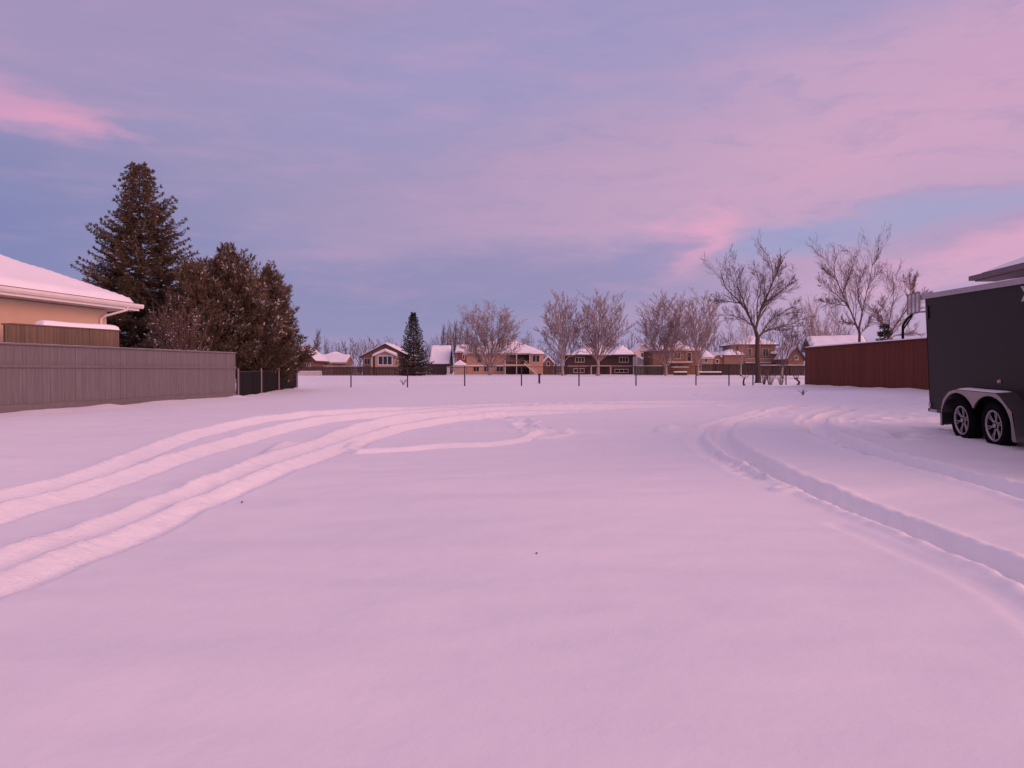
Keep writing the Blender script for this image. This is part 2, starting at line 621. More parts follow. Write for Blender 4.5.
TRACKS = [  # picture points of the rut's middle, width, depth, roughness
    ([(-160, 548), (0, 503), (100, 474), (170, 446), (230, 428.5), (300, 417.5), (360, 412.5), (450, 409), (560, 406.5), (700, 403.5), (775, 402)], 0.29, 0.125, 1.0, 1),
    ([(-160, 568), (0, 519), (100, 489), (200, 455), (280, 432), (340, 421), (400, 415.5), (480, 411.5), (560, 409), (640, 407), (760, 404)], 0.31, 0.135, 1.0, 1),
    ([(-120, 618), (0, 573), (100, 534), (200, 493), (260, 469), (320, 447), (360, 432), (410, 421.5), (470, 415.5), (540, 411.5), (640, 408.5), (750, 405.5)], 0.36, 0.165, 1.0, 1),
    ([(-120, 640), (0, 591), (100, 550), (200, 506), (260, 481), (310, 461), (350, 445), (390, 433), (440, 424), (500, 417.5), (560, 413.5), (620, 410.5)], 0.26, 0.12, 1.0, 1),
    ([(262, 472), (272, 460), (281, 450), (296, 441)], 0.24, 0.08, 1.0, 1),
    ([(352, 449), (372, 436), (410, 427), (450, 420)], 0.22, 0.08, 1.0, 1),
    ([(352, 453), (372, 452), (400, 450.5), (440, 448), (490, 446), (520, 442), (536, 437), (548, 432)], 0.16, 0.085, 0.8, 1),
    ([(440, 430), (490, 432.5), (545, 433.5), (600, 432), (650, 430.5), (684, 429.5)], 0.22, 0.07, 0.4, 1),
    ([(738, 432), (770, 431.5), (800, 431.5)], 0.2, 0.05, 0.4, 1),
    ([(1100, 612), (1024, 573), (960, 546), (900, 523), (850, 504), (800, 483), (760, 464), (735, 449), (722, 437), (723, 427), (742, 418), (772, 411.5), (800, 407)], 0.27, 0.13, 0.35),
    ([(757, 478), (740, 470), (716, 457), (700, 445), (697, 436), (706, 427), (730, 418.5), (762, 411)], 0.18, 0.05, 0.35),
    ([(1100, 517), (1024, 492), (960, 475), (900, 459), (860, 447), (833, 436), (818, 426), (820, 417), (850, 410)], 0.30, 0.12, 0.35),
    ([(880, 454), (840, 441), (812, 430), (803, 421), (812, 413), (835, 408)], 0.18, 0.05, 0.4),
    ([(910, 440), (870, 431), (850, 424), (848, 417)], 0.22, 0.04, 0.5),
    ([(1100, 672), (1024, 612), (960, 575), (900, 548), (840, 524)], 0.12, 0.012, 0.2),
]


def catmull(P, k=10):
    P = [np.array(p) for p in P]
    out = []
    for i in range(len(P) - 1):
        a = P[max(0, i - 1)]
        b = P[i]
        c = P[i + 1]
        d = P[min(len(P) - 1, i + 2)]
        for j in range(k):
            t = j / k
            out.append(0.5 * ((2 * b) + (-a + c) * t + (2 * a - 5 * b + 4 * c - d) * t * t + (-a + 3 * b - 3 * c + d) * t ** 3))
    out.append(P[-1])
    return np.array(out)


crumb = fnoise(GX * 9, GY * 9, 6) + 0.6 * fnoise(GX * 19, GY * 19, 7)
crumb2 = fnoise(GX * 24, GY * 24, 12)
crumb3 = fnoise(GX * 15 + 4 * GY, GY * 4.5 - GX, 13)
edge_n = fnoise(GX * 2.4, GY * 2.4, 8) + 0.5 * fnoise(GX * 7, GY * 7, 9)
cut = np.zeros_like(Z)
berm = np.zeros_like(Z)
ruf = np.zeros_like(Z)
bank = np.zeros_like(Z)
for trk in TRACKS:
    pts, w, dep, rg = trk[:4]
    tilt = len(trk) > 4
    world_pts = [np.array(spot(*p)) for p in pts]
    if pts[0][0] < 0 or pts[0][0] > 1024:      # ruts run on past the viewer
        back_d = world_pts[0] - world_pts[1]
        back_d = back_d / np.linalg.norm(back_d)
        world_pts.insert(0, world_pts[0] + back_d * 5.0)
        world_pts.insert(0, world_pts[0] + back_d * 7.0)
    line = catmull(world_pts, 8)
    x0, y0 = line.min(0) - 1.2
    x1, y1 = line.max(0) + 1.2
    i0, i1 = np.searchsorted(xs, (x0, x1))
    j0, j1 = np.searchsorted(ys, (y0, y1))
    sx, sy = GX[j0:j1, i0:i1], GY[j0:j1, i0:i1]
    D = np.full(sx.shape, 9.0)
    SG = np.zeros(sx.shape)
    TT = np.zeros(sx.shape)
    nseg = len(line) - 1
    for kseg, (a, b) in enumerate(zip(line[:-1], line[1:])):
        bx0, by0 = np.minimum(a, b) - 1.0
        bx1, by1 = np.maximum(a, b) + 1.0
        u0, u1 = np.searchsorted(xs[i0:i1], (bx0, bx1))
        q0, q1 = np.searchsorted(ys[j0:j1], (by0, by1))
        if u1 <= u0 or q1 <= q0:
            continue
        X_, Y_ = sx[q0:q1, u0:u1], sy[q0:q1, u0:u1]
        ab = b - a
        L2 = float(ab @ ab) + 1e-9
        t = np.clip(((X_ - a[0]) * ab[0] + (Y_ - a[1]) * ab[1]) / L2, 0, 1)
        d = np.hypot(X_ - a[0] - t * ab[0], Y_ - a[1] - t * ab[1])
        sgn = np.sign((X_ - a[0]) * ab[1] - (Y_ - a[1]) * ab[0])
        bet = d < D[q0:q1, u0:u1]
        D[q0:q1, u0:u1] = np.where(bet, d, D[q0:q1, u0:u1])
        SG[q0:q1, u0:u1] = np.where(bet, sgn, SG[q0:q1, u0:u1])
        TT[q0:q1, u0:u1] = np.where(bet, (kseg + t) / nseg, TT[q0:q1, u0:u1])
    D = D + (0.016 if tilt else 0.03) * edge_n[j0:j1, i0:i1] * rg
    half = w / 2
    wall = 0.05
    c = np.clip((half + wall - D) / wall, 0, 1)
    c = c * c * (3 - 2 * c)
    if tilt:      # rut floor tilted up into an added low bank, shaped to catch the sun
        s1 = SG * D
        u = np.clip((half - s1) / w, 0, 1)
        edge = np.clip((half + 0.05 - s1) / 0.05, 0, 1)
        back = np.clip((s1 + half + 0.16) / 0.16, 0, 1)
        dd = dep * (1 + 0.5 * np.clip((sy - 9) / 12, 0, 1)) * np.where(D < 8, 1.0, 0.0) * (1.0 if pts[0][0] < 0 else np.clip(TT / 0.06, 0, 1)) * np.clip((1 - TT) / 0.12, 0, 1)
        hgt = dd * (-0.30 + 1.0 * u) * edge * (back * back * (3 - 2 * back))
        bank[j0:j1, i0:i1] = np.maximum(bank[j0:j1, i0:i1], np.maximum(hgt, 0))
        cut[j0:j1, i0:i1] = np.maximum(cut[j0:j1, i0:i1], np.maximum(-hgt, 0))
        ruf[j0:j1, i0:i1] = np.maximum(ruf[j0:j1, i0:i1], np.clip(edge * back, 0, 1) * rg * np.where(D < 8, 1.0, 0.0))
        continue
    dep = dep * (1 + (0.5 * np.clip((sy - 9) / 12, 0, 1) if tilt else 0))
    cut[j0:j1, i0:i1] = np.maximum(cut[j0:j1, i0:i1], dep * c)
    ruf[j0:j1, i0:i1] = np.maximum(ruf[j0:j1, i0:i1], c * rg)
    bb = np.exp(-((D - half - wall - 0.06) / 0.075) ** 2)
    berm[j0:j1, i0:i1] = np.maximum(berm[j0:j1, i0:i1], bb * dep * 0.22)


def pit(cx, cy, ra, rb, ang, dep, up=0.0):
    i0, i1 = np.searchsorted(xs, (cx - 1, cx + 1))
    j0, j1 = np.searchsorted(ys, (cy - 1, cy + 1))
    X_, Y_ = GX[j0:j1, i0:i1] - cx, GY[j0:j1, i0:i1] - cy
    ca, sa = math.cos(ang), math.sin(ang)
    q = np.sqrt(((X_ * ca + Y_ * sa) / ra) ** 2 + ((-X_ * sa + Y_ * ca) / rb) ** 2) + 0.35 * edge_n[j0:j1, i0:i1]
    c = np.clip(1.6 - q, 0, 1)
    cut[j0:j1, i0:i1] = np.maximum(cut[j0:j1, i0:i1], dep * c)
    berm[j0:j1, i0:i1] = np.maximum(berm[j0:j1, i0:i1], up * np.exp(-((q - 1.8) / 0.45) ** 2))


pr = random.Random(5)
foot = catmull([spot(*p) for p in [(470, 417), (500, 418.5), (515, 421), (527, 425), (537, 430), (548, 434), (552, 431)]], 5)
for i, p in enumerate(foot):
    pit(p[0] + pr.uniform(-.15, .15), p[1] + pr.uniform(-.12, .12), 0.16, 0.11, pr.uniform(0, 3), 0.07, 0.025)
for px, py in [(677, 429.5), (684, 428.7), (672, 430), (555, 432), (551, 436), (543, 437.5)]:
    p = spot(px, py)
    pit(p[0], p[1], 0.18, 0.12, pr.uniform(0, 3), 0.03, 0.04)
for _ in range(20):   # trampled snow where the tracks meet and in front of the red fence
    px, py = pr.gauss(772, 26), pr.gauss(405, 5)
    p = spot(px, max(392, min(416, py)))
    pit(p[0], p[1], pr.uniform(.15, .35), pr.uniform(.12, .25), pr.uniform(0, 3), pr.uniform(.01, .03), pr.uniform(.005, .02))
for _ in range(44):
    px, py = pr.uniform(850, 945), pr.uniform(398, 436)
    p = spot(px, py)
    pit(p[0], p[1], pr.uniform(.12, .28), pr.uniform(.10, .2), pr.uniform(0, 3), pr.uniform(.03, .07), pr.uniform(.01, .03))
for px, py, w in [(720, 394.5, .5), (732, 396, .5), (760, 398, .4), (778, 391, .3), (770, 396, .35), (830, 395, .4), (870, 398, .5)]:
    p = spot(px, py)
    pit(p[0], p[1], w, 0.3, 0, 0.03, 0.05)
for px, py in [(715, 455), (722, 460), (740, 465), (747, 472), (757, 477), (860, 447), (872, 452), (889, 456), (846, 443), (786, 490), (733, 466)]:
    p = spot(px, py)
    pit(p[0], p[1], 0.07, 0.06, 0, 0.0, 0.05)
Z += -np.where(bank > 0.015, 0, cut) + bank + berm * (1 + 0.8 * crumb) + ruf * (0.006 * crumb + 0.015 * crumb2 + 0.006 * crumb3)
# drift banked along the foot of both board fences
for (ax, ay), (bx, by) in (((-15.1, 14.0), (-11.5, 32.0)), ((13.7, 36.0), (14.9, 16.0)), ((-11.5, 32), (-12.6, 45))):
    ab = np.array((bx - ax, by - ay))
    t = np.clip(((GX - ax) * ab[0] + (GY - ay) * ab[1]) / float(ab @ ab), 0, 1)
    d = np.hypot(GX - ax - t * ab[0], GY - ay - t * ab[1])
    Z += 0.07 * np.exp(-(d / 0.5) ** 2) * (1 + 1.2 * fnoise(GX * 1.1, GY * 1.1, 10))

ny, nx = GX.shape
verts = np.empty((nx * ny, 3), np.float32)
verts[:, 0] = GX.ravel()
verts[:, 1] = GY.ravel()
verts[:, 2] = Z.ravel()
ii, jj = np.meshgrid(np.arange(nx - 1), np.arange(ny - 1))
a = (jj * nx + ii).ravel()
quads = np.stack([a, a + 1, a + nx + 1, a + nx], 1).astype(np.int32)
me = bpy.data.meshes.new('ground')
me.vertices.add(len(verts))
me.vertices.foreach_set('co', verts.ravel())
me.loops.add(quads.size)
me.loops.foreach_set('vertex_index', quads.ravel())
me.polygons.add(len(quads))
me.polygons.foreach_set('loop_start', np.arange(0, quads.size, 4, dtype=np.int32))
me.polygons.foreach_set('loop_total', np.full(len(quads), 4, dtype=np.int32))
me.polygons.foreach_set('use_smooth', np.ones(len(quads), dtype=bool))
me.update(calc_edges=True)
churn = me.attributes.new('churn', 'FLOAT', 'POINT')
churn.data.foreach_set('value', np.clip(ruf, 0, 1).astype(np.float32).ravel())
# broken, granular snow where wheels went: a rougher surface there
_nt = M['snow'].node_tree
_bp = [n for n in _nt.nodes if n.type == 'BUMP'][0]
_at = _nt.nodes.new('ShaderNodeAttribute')
_at.attribute_name = 'churn'
_no = _nt.nodes.new('ShaderNodeTexNoise')
_no.inputs['Scale'].default_value = 22.0
_no.inputs['Detail'].default_value = 8.0
_no.inputs['Roughness'].default_value = 0.65
_nt.links.new([n for n in _nt.nodes if n.type == 'MAPPING'][0].outputs[0], _no.inputs['Vector'])
_mu = _nt.nodes.new('ShaderNodeMath')
_mu.operation = 'MULTIPLY'
_mu.inputs[1].default_value = 0.013
_nt.links.new(_at.outputs['Fac'], _mu.inputs[0])
_b2 = _nt.nodes.new('ShaderNodeBump')
_nt.links.new(_mu.outputs[0], _b2.inputs['Distance'])
_nt.links.new(_no.outputs['Fac'], _b2.inputs['Height'])
_nt.links.new(_bp.outputs[0], _b2.inputs['Normal'])
_nt.links.new(_b2.outputs[0], _nt.nodes['Principled BSDF'].inputs['Normal'])
me.materials.append(M['snow'])
ground = bpy.data.objects.new('ground', me)
COL.objects.link(ground)
tag(ground, 'snow covered vacant lot and park field crossed by curving tyre ruts and footprints', 'snowy ground', kind='structure')


# ------------------------------------------------------------------ fences
def board_fence(name, label, p0, p1, h, bw, mats, rails=(), cap=0.0, kick=0.0, z_drop=0.05, snow=0.0, group=None, seed=1, top_z=None, gap=0.006,
                posts=0.0, cat='fence'):
    """board fence from p0 to p1; its face is on the local +y side (left of the run p0 -> p1 is +y)"""
    q = random.Random(seed)
    d = Vector((p1[0] - p0[0], p1[1] - p0[1]))
    L = d.length
    rz = math.atan2(d.y, d.x)
    z0, z1 = G(*p0), G(*p1)
    t = thing(name, label, cat, (p0[0], p0[1], z0), rz, group)

    def gl(x):
        w = Vector((p0[0], p0[1])) + d * (x / L)
        return G(w.x, w.y) - z0

    def tp(x):
        if top_z:
            return (top_z[0] + (top_z[1] - top_z[0]) * x / L) - z0
        return (z1 - z0) * x / L + h
    b = MB()
    x = 0.0
    while x < L - 0.01:
        w = min(bw, L - x)
        o = q.uniform(-0.004, 0.004)
        b.hexa([(x, -0.012 + o, gl(x) - z_drop), (x + w - gap, -0.012 + o, gl(x) - z_drop), (x + w - gap, 0.012 + o, gl(x) - z_drop), (x, 0.012 + o, gl(x) - z_drop)],
               [(x, -0.012 + o, tp(x)), (x + w - gap, -0.012 + o, tp(x + w)), (x + w - gap, 0.012 + o, tp(x + w)), (x, 0.012 + o, tp(x))])
        x += w
    b.build('board_panel', mats[0], t)

    def strip(nm, fr_z0, fr_z1, y0, y1, m):
        s = MB()
        n = max(1, int(L / 2.4))
        for k in range(n):
            xa, xb = L * k / n, L * (k + 1) / n - 0.008
            s.hexa([(xa, y0, fr_z0(xa)), (xb, y0, fr_z0(xb)), (xb, y1, fr_z0(xb)), (xa, y1, fr_z0(xa))],
                   [(xa, y0, fr_z1(xa)), (xb, y0, fr_z1(xb)), (xb, y1, fr_z1(xb)), (xa, y1, fr_z1(xa))])
        return s.build(nm, m, t)
    for r in rails:
        strip('rail', lambda x, r=r: tp(x) - r - 0.045, lambda x, r=r: tp(x) - r + 0.045, -0.058, 0.044, mats[1])
    if kick:
        strip('kickboard', lambda x: gl(x) - z_drop, lambda x: gl(x) + kick, -0.050, 0.036, mats[1])
    if cap:
        strip('cap_rail', lambda x: tp(x) + 0.002, lambda x: tp(x) + 0.002 + cap, -0.07, 0.07, mats[1])
    if posts:
        n = max(1, round(L / posts))
        for k in range(n + 1):
            xx = min(L - 0.05, max(0.05, L * k / n))
            s = MB()
            s.box(xx - 0.05, xx + 0.05, -0.125, -0.020, gl(xx) - 0.1, tp(xx) + 0.03)
            s.build('post', mats[1], t)
    if snow:
        s = MB()
        n = max(8, int(L / 0.25))
        ring = 6
        w = 0.055
        for k in range(n + 1):
            xa = L * k / n
            hh = snow * (0.75 + 0.5 * q.random()) * (0.3 if k in (0, n) else 1)
            zt = tp(xa) + cap + 0.003
            for j in range(ring):
                a_ = math.pi * j / (ring - 1)
                s.v.append((xa, math.cos(a_) * w, zt + math.sin(a_) * hh))
        for k in range(n):
            for j in range(ring - 1):
                o = k * ring + j
                s.f.append((o, o + ring, o + ring + 1, o + 1))
                s.m.append(0)
        s.build('snow_cap', M['roof_snow'], t, smooth=True)
    return t


board_fence('wooden_fence', 'long grey board fence with a mid rail and kickboard beside the left house', (-15.1, 14.0), (-11.5, 32.0), 1.83, 0.14,
            (M['grey_fence'], M['grey_trim']), rails=(0.58,), cap=0.045, kick=0.24, top_z=(2.22, 2.22), snow=0.006, seed=3, posts=0.0)
board_fence('wooden_fence', 'red brown board fence with snowy top edge beside the dark trailer', (13.7, 36.0), (14.9, 16.0), 1.83, 0.14,
            (M['red_fence'], M['red_fence']), cap=0.03, snow=0.05, seed=4, top_z=(2.56, 2.64))

# black slatted wire fence behind the grey one
fA, fB = Vector((-11.5, 32.12)), Vector((-12.6, 45.0))
fd = fB - fA
fz = G(*fA)
bf = thing('slatted_fence', 'low black slatted fence with pale steel posts under the juniper', 'fence', (fA.x, fA.y, fz), math.atan2(fd.y, fd.x))
fL = fd.length
b = MB()
x = 0
while x < fL - 0.1:
    w = fA + fd * (x / fL)
    g_ = G(w.x, w.y) - fz
    b.box(x + 0.005, x + 0.088, -0.01 + rnd.uniform(-.006, .006), 0.01, g_ - 0.05, g_ + 1.12 + rnd.uniform(-.015, .015))
    x += 0.095
b.build('slat_panel', M['slat_black'], bf)
for x in (0.06, 4.1, 7.9, fL - 0.05):
    w = fA + fd * (x / fL)
    g_ = G(w.x, w.y) - fz
    b = MB()
    b.tube([(x, -0.06, g_ - 0.1), (x, -0.06, g_ + 1.2)], [0.04, 0.04], 10)
    b.lathe([(0.045, g_ + 1.2), (0.03, g_ + 1.24), (0.0, g_ + 1.25)], 10, 'z')
    for i in range(len(b.v) - 30, len(b.v)):
        v = b.v[i]
        b.v[i] = (v[0] + x, v[1] - 0.06, v[2])
    b.build('post', M['board_frame'], bf)
b = MB()
b.tube([(0, -0.015, 1.10), (fL, -0.015, 1.10 + G(*fB) - fz)], [0.022, 0.022], 6)
b.build('top_rail', M['post_dark'], bf)

# chain link fence across the end of the lot
CY = 46.0
cl = thing('chain_link_fence', 'thin chain link fence with dark posts across the end of the snowy lot', 'fence', (-12.6, CY, 0.0))
cposts = [351, 407.5, 464.7, 521.5, 579, 636, 696, 729, 753, 786]
for px in cposts:
    X = PX(px, CY)
    g_ = G(X, CY)
    b = MB()
    b.tube([(X + 12.6, 0, g_ - 0.3), (X + 12.6, 0, g_ + 1.17)], [0.038, 0.038], 8)
    b.tube([(X + 12.6, 0, g_ + 1.17), (X + 12.6, 0, g_ + 1.20)], [0.05, 0.022], 8)
    b.build('post', M['post_dark'], cl)
xe = PX(786, CY)
b = MB()
n = 40
b.tube([(-9.0 + 0 * k + (xe + 9.0) * k / n - PX(512, CY) * 0 + 12.6 if False else (-12.6 + (xe + 12.6) * k / n) + 12.6, 0, G(-12.6 + (xe + 12.6) * k / n, CY) + 1.15) for k in range(n + 1)],
       [0.016] * (n + 1), 5)
b.build('top_rail', M['post_dark'], cl)
b = MB()
st_ = 0.16
xx = -12.6
while xx < xe:
    for sgn in (1, -1):
        xb = xx + sgn * 1.06
        if -12.6 <= xb <= xe:
            za, zb = G(xx, CY), G(xb, CY)
            b.tube([(xx + 12.6, 0.004 * sgn, za + 0.06), (xb + 12.6, 0.004 * sgn, zb + 1.12)], [0.0012, 0.0012], 3)
    xx += st_
b.build('wire_mesh', M['post_dark'], cl)


# ------------------------------------------------------------------ roofs and houses
def roof_fn(kind, x0, x1, y0, y1, pitch):
    if kind == 'hip':
        return lambda x, y: pitch * max(0.0, min(x - x0, x1 - x, y - y0, y1 - y))
    if kind == 'gable_x':     # ridge along x
        return lambda x, y: pitch * max(0.0, min(y - y0, y1 - y))
    if kind == 'gable_y':     # ridge along y, gable towards the front
        return lambda x, y: pitch * max(0.0, min(x - x0, x1 - x))
    return lambda x, y: pitch * max(0.0, y - y0)     # shed roof rising backwards


def surf(fn, x0, x1, y0, y1, z, nx_, ny_, thick=0.0, nz_=0.0, seed=0, round_=0.25):
    b = MB()
    for j in range(ny_ + 1):
        for i in range(nx_ + 1):
            x = x0 + (x1 - x0) * i / nx_
            y = y0 + (y1 - y0) * j / ny_
            e = min(x - x0, x1 - x, y - y0, y1 - y)
            k = min(1.0, e / round_) if thick else 1.0
            k = math.sqrt(max(0.0, 1 - (1 - k) ** 2))
            hz = z + fn(x, y) + thick * k
            if nz_:
                hz += nz_ * k * (mnoise.noise(Vector((x * 0.8 + seed, y * 0.8, seed * 1.7))))
            b.v.append((x, y, hz))
    for j in range(ny_):
        for i in range(nx_):
            o = j * (nx_ + 1) + i
            b.f.append((o, o + 1, o + nx_ + 2, o + nx_ + 1))
            b.m.append(0)
    return b


def roof(parent, kind, x0, x1, y0, y1, z, pitch, mats, thick=0.18, fascia=0.22, nx_=24, ny_=18, seed=0, inset=0.06):
    fn = roof_fn(kind, x0, x1, y0, y1, pitch)
    b = surf(fn, x0, x1, y0, y1, z, nx_, ny_)
    # soffit and fascia hung below the edge, following its rise on gable ends
    n0 = len(b.v)

    def edge(pts):
        for (xa, ya), (xb, yb) in zip(pts[:-1], pts[1:]):
            za, zb = z + fn(xa, ya), z + fn(xb, yb)
            b.add([(xa, ya, za - fascia), (xb, yb, zb - fascia), (xb, yb, zb), (xa, ya, za)], [(0, 1, 2, 3)], 1)
    N = 24
    edge([(x0 + (x1 - x0) * k / N, y0) for k in range(N + 1)])
    edge([(x1, y0 + (y1 - y0) * k / N) for k in range(N + 1)])
    edge([(x1 - (x1 - x0) * k / N, y1) for k in range(N + 1)])
    edge([(x0, y1 - (y1 - y0) * k / N) for k in range(N + 1)])
    u = surf(fn, x0, x1, y0, y1, z - fascia, 12, 12) if kind != 'hip' else None
    if u:
        b.add(u.v, [tuple(reversed(f)) for f in u.f], 1)
    else:
        b.add([(x0, y0, z - fascia), (x1, y0, z - fascia), (x1, y1, z - fascia), (x0, y1, z - fascia)], [(3, 2, 1, 0)], 1)
    r = b.build('roof', [M['shingle'], mats], parent)
    if thick:
        s = surf(lambda x, y: fn(x, y), x0 + inset, x1 - inset, y0 + inset, y1 - inset, z + 0.004, nx_, ny_, thick, thick * 0.35, seed)
        s.build('roof_snow', M['roof_snow'], r, smooth=True)
    return r


def window(parent, x0, x1, z0, z1, y, panes=2, fw=0.10, m=None, horiz=0):
    m = m or M['trim_white']
    b = MB()
    yo, yi = y - 0.06, y + 0.03
    b.box(x0 - fw, x0, yo, yi, z0 - fw, z1 + fw)
    b.box(x1, x1 + fw, yo, yi, z0 - fw, z1 + fw)
    b.box(x0 + 0.001, x1 - 0.001, yo, yi, z1, z1 + fw)
    b.box(x0 + 0.001, x1 - 0.001, yo, yi, z0 - fw, z0)
    for k in range(1, panes):
        xm = x0 + (x1 - x0) * k / panes
        b.box(xm - fw * 0.35, xm + fw * 0.35, yo + 0.02, yi, z0 + 0.001, z1 - 0.001)
    f = b.build('window', m, parent)
    p = MB()
    p.box(x0 + 0.002, x1 - 0.002, y - 0.015, y + 0.02, z0 + 0.002, z1 - 0.002)
    p.build('pane', M['glass'], f)
    return f


def far_house(name, label, px0, px1, d, py_base, py_eave, py_ridge, kind, wall_m, fascia_m, wins=(), depth=9.0, over=0.5, group=None, trim=None, seed=0, base_z=None,
              thick=0.2, wall_px=None, cat='house'):
    """front of the house in picture columns px0..px1 at distance d; windows (px0, px1, py0, py1, panes)"""
    xa, xb = PX(px0, d), PX(px1, d)
    cx = (xa + xb) / 2
    g_ = G(cx, d) if base_z is None else base_z
    t = thing(name, label, cat, (cx, d, g_), 0.0, group)
    ze, zr = PZ(py_eave, d) - g_, PZ(py_ridge, d) - g_
    hw = (xb - xa) / 2
    w = MB()
    wx0, wx1 = -hw + over, hw - over
    if kind == 'hip':
        pitch = (zr - ze) / min(hw, depth / 2 + over)
    elif kind == 'gable_x':
        pitch = (zr - ze) / (depth / 2 + over)
    else:
        pitch = (zr - ze) / hw
    y0, y1 = -over, depth + over
    zt = ze - 0.1
    if kind == 'gable_y':
        w.prism([(wx0, -0.3), (wx1, -0.3), (wx1, zt + pitch * over - 0.12), (0, zt + pitch * hw - 0.15), (wx0, zt + pitch * over - 0.12)], 0, depth)
    elif kind == 'gable_x':
        w.box(wx0, wx1, 0, depth, -0.3, zt)
        for xe_, s_ in ((wx0, 1), (wx1, -1)):
            w.hexa([(xe_, 0.01, zt), (xe_ + s_ * 0.2, 0.01, zt), (xe_ + s_ * 0.2, depth - 0.01, zt), (xe_, depth - 0.01, zt)],
                   [(xe_, depth / 2 - 0.01, zr - 0.3), (xe_ + s_ * 0.2, depth / 2 - 0.01, zr - 0.3), (xe_ + s_ * 0.2, depth / 2 + 0.01, zr - 0.3), (xe_, depth / 2 + 0.01, zr - 0.3)])
    else:
        w.box(wx0, wx1, 0, depth, -0.3, zt)
    w.build('wall', wall_m, t)
    roof(t, kind, -hw, hw, y0, y1, ze, pitch, fascia_m, thick, 0.24, 22, 14, seed)
    for wdef in wins:
        a_, b_, c_, e_ = wdef[:4]
        window(t, PX(a_, d) - cx, PX(b_, d) - cx, PZ(e_, d) - g_, PZ(c_, d) - g_, 0.0, wdef[4] if len(wdef) > 4 else 2, 0.09, trim)
    return t, cx, g_


def L_(px, d, cx):
    return PX(px, d) - cx


# ---- left house by the grey fence
EC = Vector((-14.5, 30.0))
hd = Vector((-1.05, -6.6)).normalized()
hg = G(-18, 26)
lh = thing('bungalow', 'cream stucco bungalow with pink snowy hip roof behind the grey fence', 'house', (EC.x, EC.y, hg), math.atan2(hd.y, hd.x))
Ez = 1.5 + 66 / F * 30.0 - hg     # eave height over the base
HLEN, HDEP = 17.0, 11.0
w = MB()
w.box(0.95, HLEN - 0.6, -HDEP + 0.7, -0.70, -0.3, Ez - 0.26)
w.build('wall', M['stucco'], lh)
fnh = roof_fn('hip', 0, HLEN, -HDEP, 0, 0.44)
b = surf(fnh, 0, HLEN, -HDEP, 0, Ez, 34, 22)
b.add([(0, -HDEP, Ez - 0.24), (HLEN, -HDEP, Ez - 0.24), (HLEN, 0, Ez - 0.24), (0, 0, Ez - 0.24)], [(3, 2, 1, 0)], 1)
for p, q in (((0, 0), (HLEN, 0)), ((0, -HDEP), (0, 0)), ((0, -HDEP), (HLEN, -HDEP)), ((HLEN, -HDEP), (HLEN, 0))):
    b.add([(p[0], p[1], Ez - 0.24), (q[0], q[1], Ez - 0.24), (q[0], q[1], Ez), (p[0], p[1], Ez)], [(0, 1, 2, 3)], 1)
lroof = b.build('roof', [M['shingle'], M['trim_white']], lh)
s = surf(fnh, 0.05, HLEN - 0.05, -HDEP + 0.05, -0.06, Ez + 0.03, 90, 60, 0.15, 0.05, 3, 0.30)
s.build('roof_snow', M['roof_snow'], lroof, smooth=True)
g = MB()    # gutters
prof = [(0.0, -0.15), (0.075, -0.15), (0.12, -0.07), (0.125, 0.01), (0.10, 0.012), (0.095, -0.05), (0.0, -0.05)]
n = len(prof)
vs = [(0.0 - 0.12, a_ + 0.003, Ez + c_) for a_, c_ in prof] + [(HLEN, a_ + 0.003, Ez + c_) for a_, c_ in prof]
g.add(vs, [(i, (i + 1) % n, n + (i + 1) % n, n + i) for i in range(n)] + [tuple(range(n))])
vs = [(-0.003 - a_, -HDEP, Ez + c_) for a_, c_ in prof] + [(-0.003 - a_, 0.12, Ez + c_) for a_, c_ in prof]
g.add(vs, [(i, n + i, n + (i + 1) % n, (i + 1) % n) for i in range(n)] + [tuple(range(n, 2 * n))])
g.build('gutter', M['trim_white'], lh)
b = MB()
b.tube([(0.75, 0.05, Ez - 0.12), (0.78, 0.02, Ez - 0.26), (1.25, -0.50, Ez - 0.50), (1.35, -0.64, Ez - 0.62), (1.35, -0.645, Ez - 1.5), (1.35, -0.645, 0.1)], [0.045] * 6, 8)
b.build('downspout', M['trim_white'], lh, smooth=False)
b = MB()
b.box(0.92, HLEN - 0.57, -0.73, -0.696, Ez - 0.42, Ez - 0.27)
b.build('frieze_board', M['trim_cream'], lh)

# ---- low lean-to between house and fence
S0, S1 = Vector((PX(119, 26.4), 26.4)), Vector((PX(5, 22.3), 22.3))
sd_ = S1 - S0
sg = G(S0.x, S0.y)
sh = thing('garden_shed', 'low tan board shed with snow on its top between bungalow and fence', 'shed', (S0.x, S0.y, sg), math.atan2(sd_.y, sd_.x))
sL = sd_.length
b = MB()
x = 0
while x < sL - 0.02:
    w_ = min(0.14, sL - x)
    o = rnd.uniform(-0.006, 0.006)
    b.box(x, x + w_ - 0.008, -0.02 + o, 0.02 + o, -0.1, 2.86 - sg)
    x += w_
b.build('front_boards', M['tan_fence'], sh)
b = MB()
b.box(0, 0.02, -0.40, -0.03, -0.1, 2.86 - sg)
b.box(0.021, sL - 0.3, -0.40, -0.37, -0.1, 2.86 - sg)
b.build('side_boards', M['tan_fence'], sh)
b = MB()
b.box(-0.06, sL - 0.25, -0.43, 0.05, 2.865 - sg, 2.90 - sg)
shr = b.build('roof', M['tan_fence'], sh)
s = surf(lambda x, y: 0.0, -0.05, sL * 0.70, -0.42, 0.045, 2.902 - sg, 60, 10, 0.14, 0.05, 5, 0.22)
s.build('roof_snow', M['roof_snow'], shr, smooth=True)

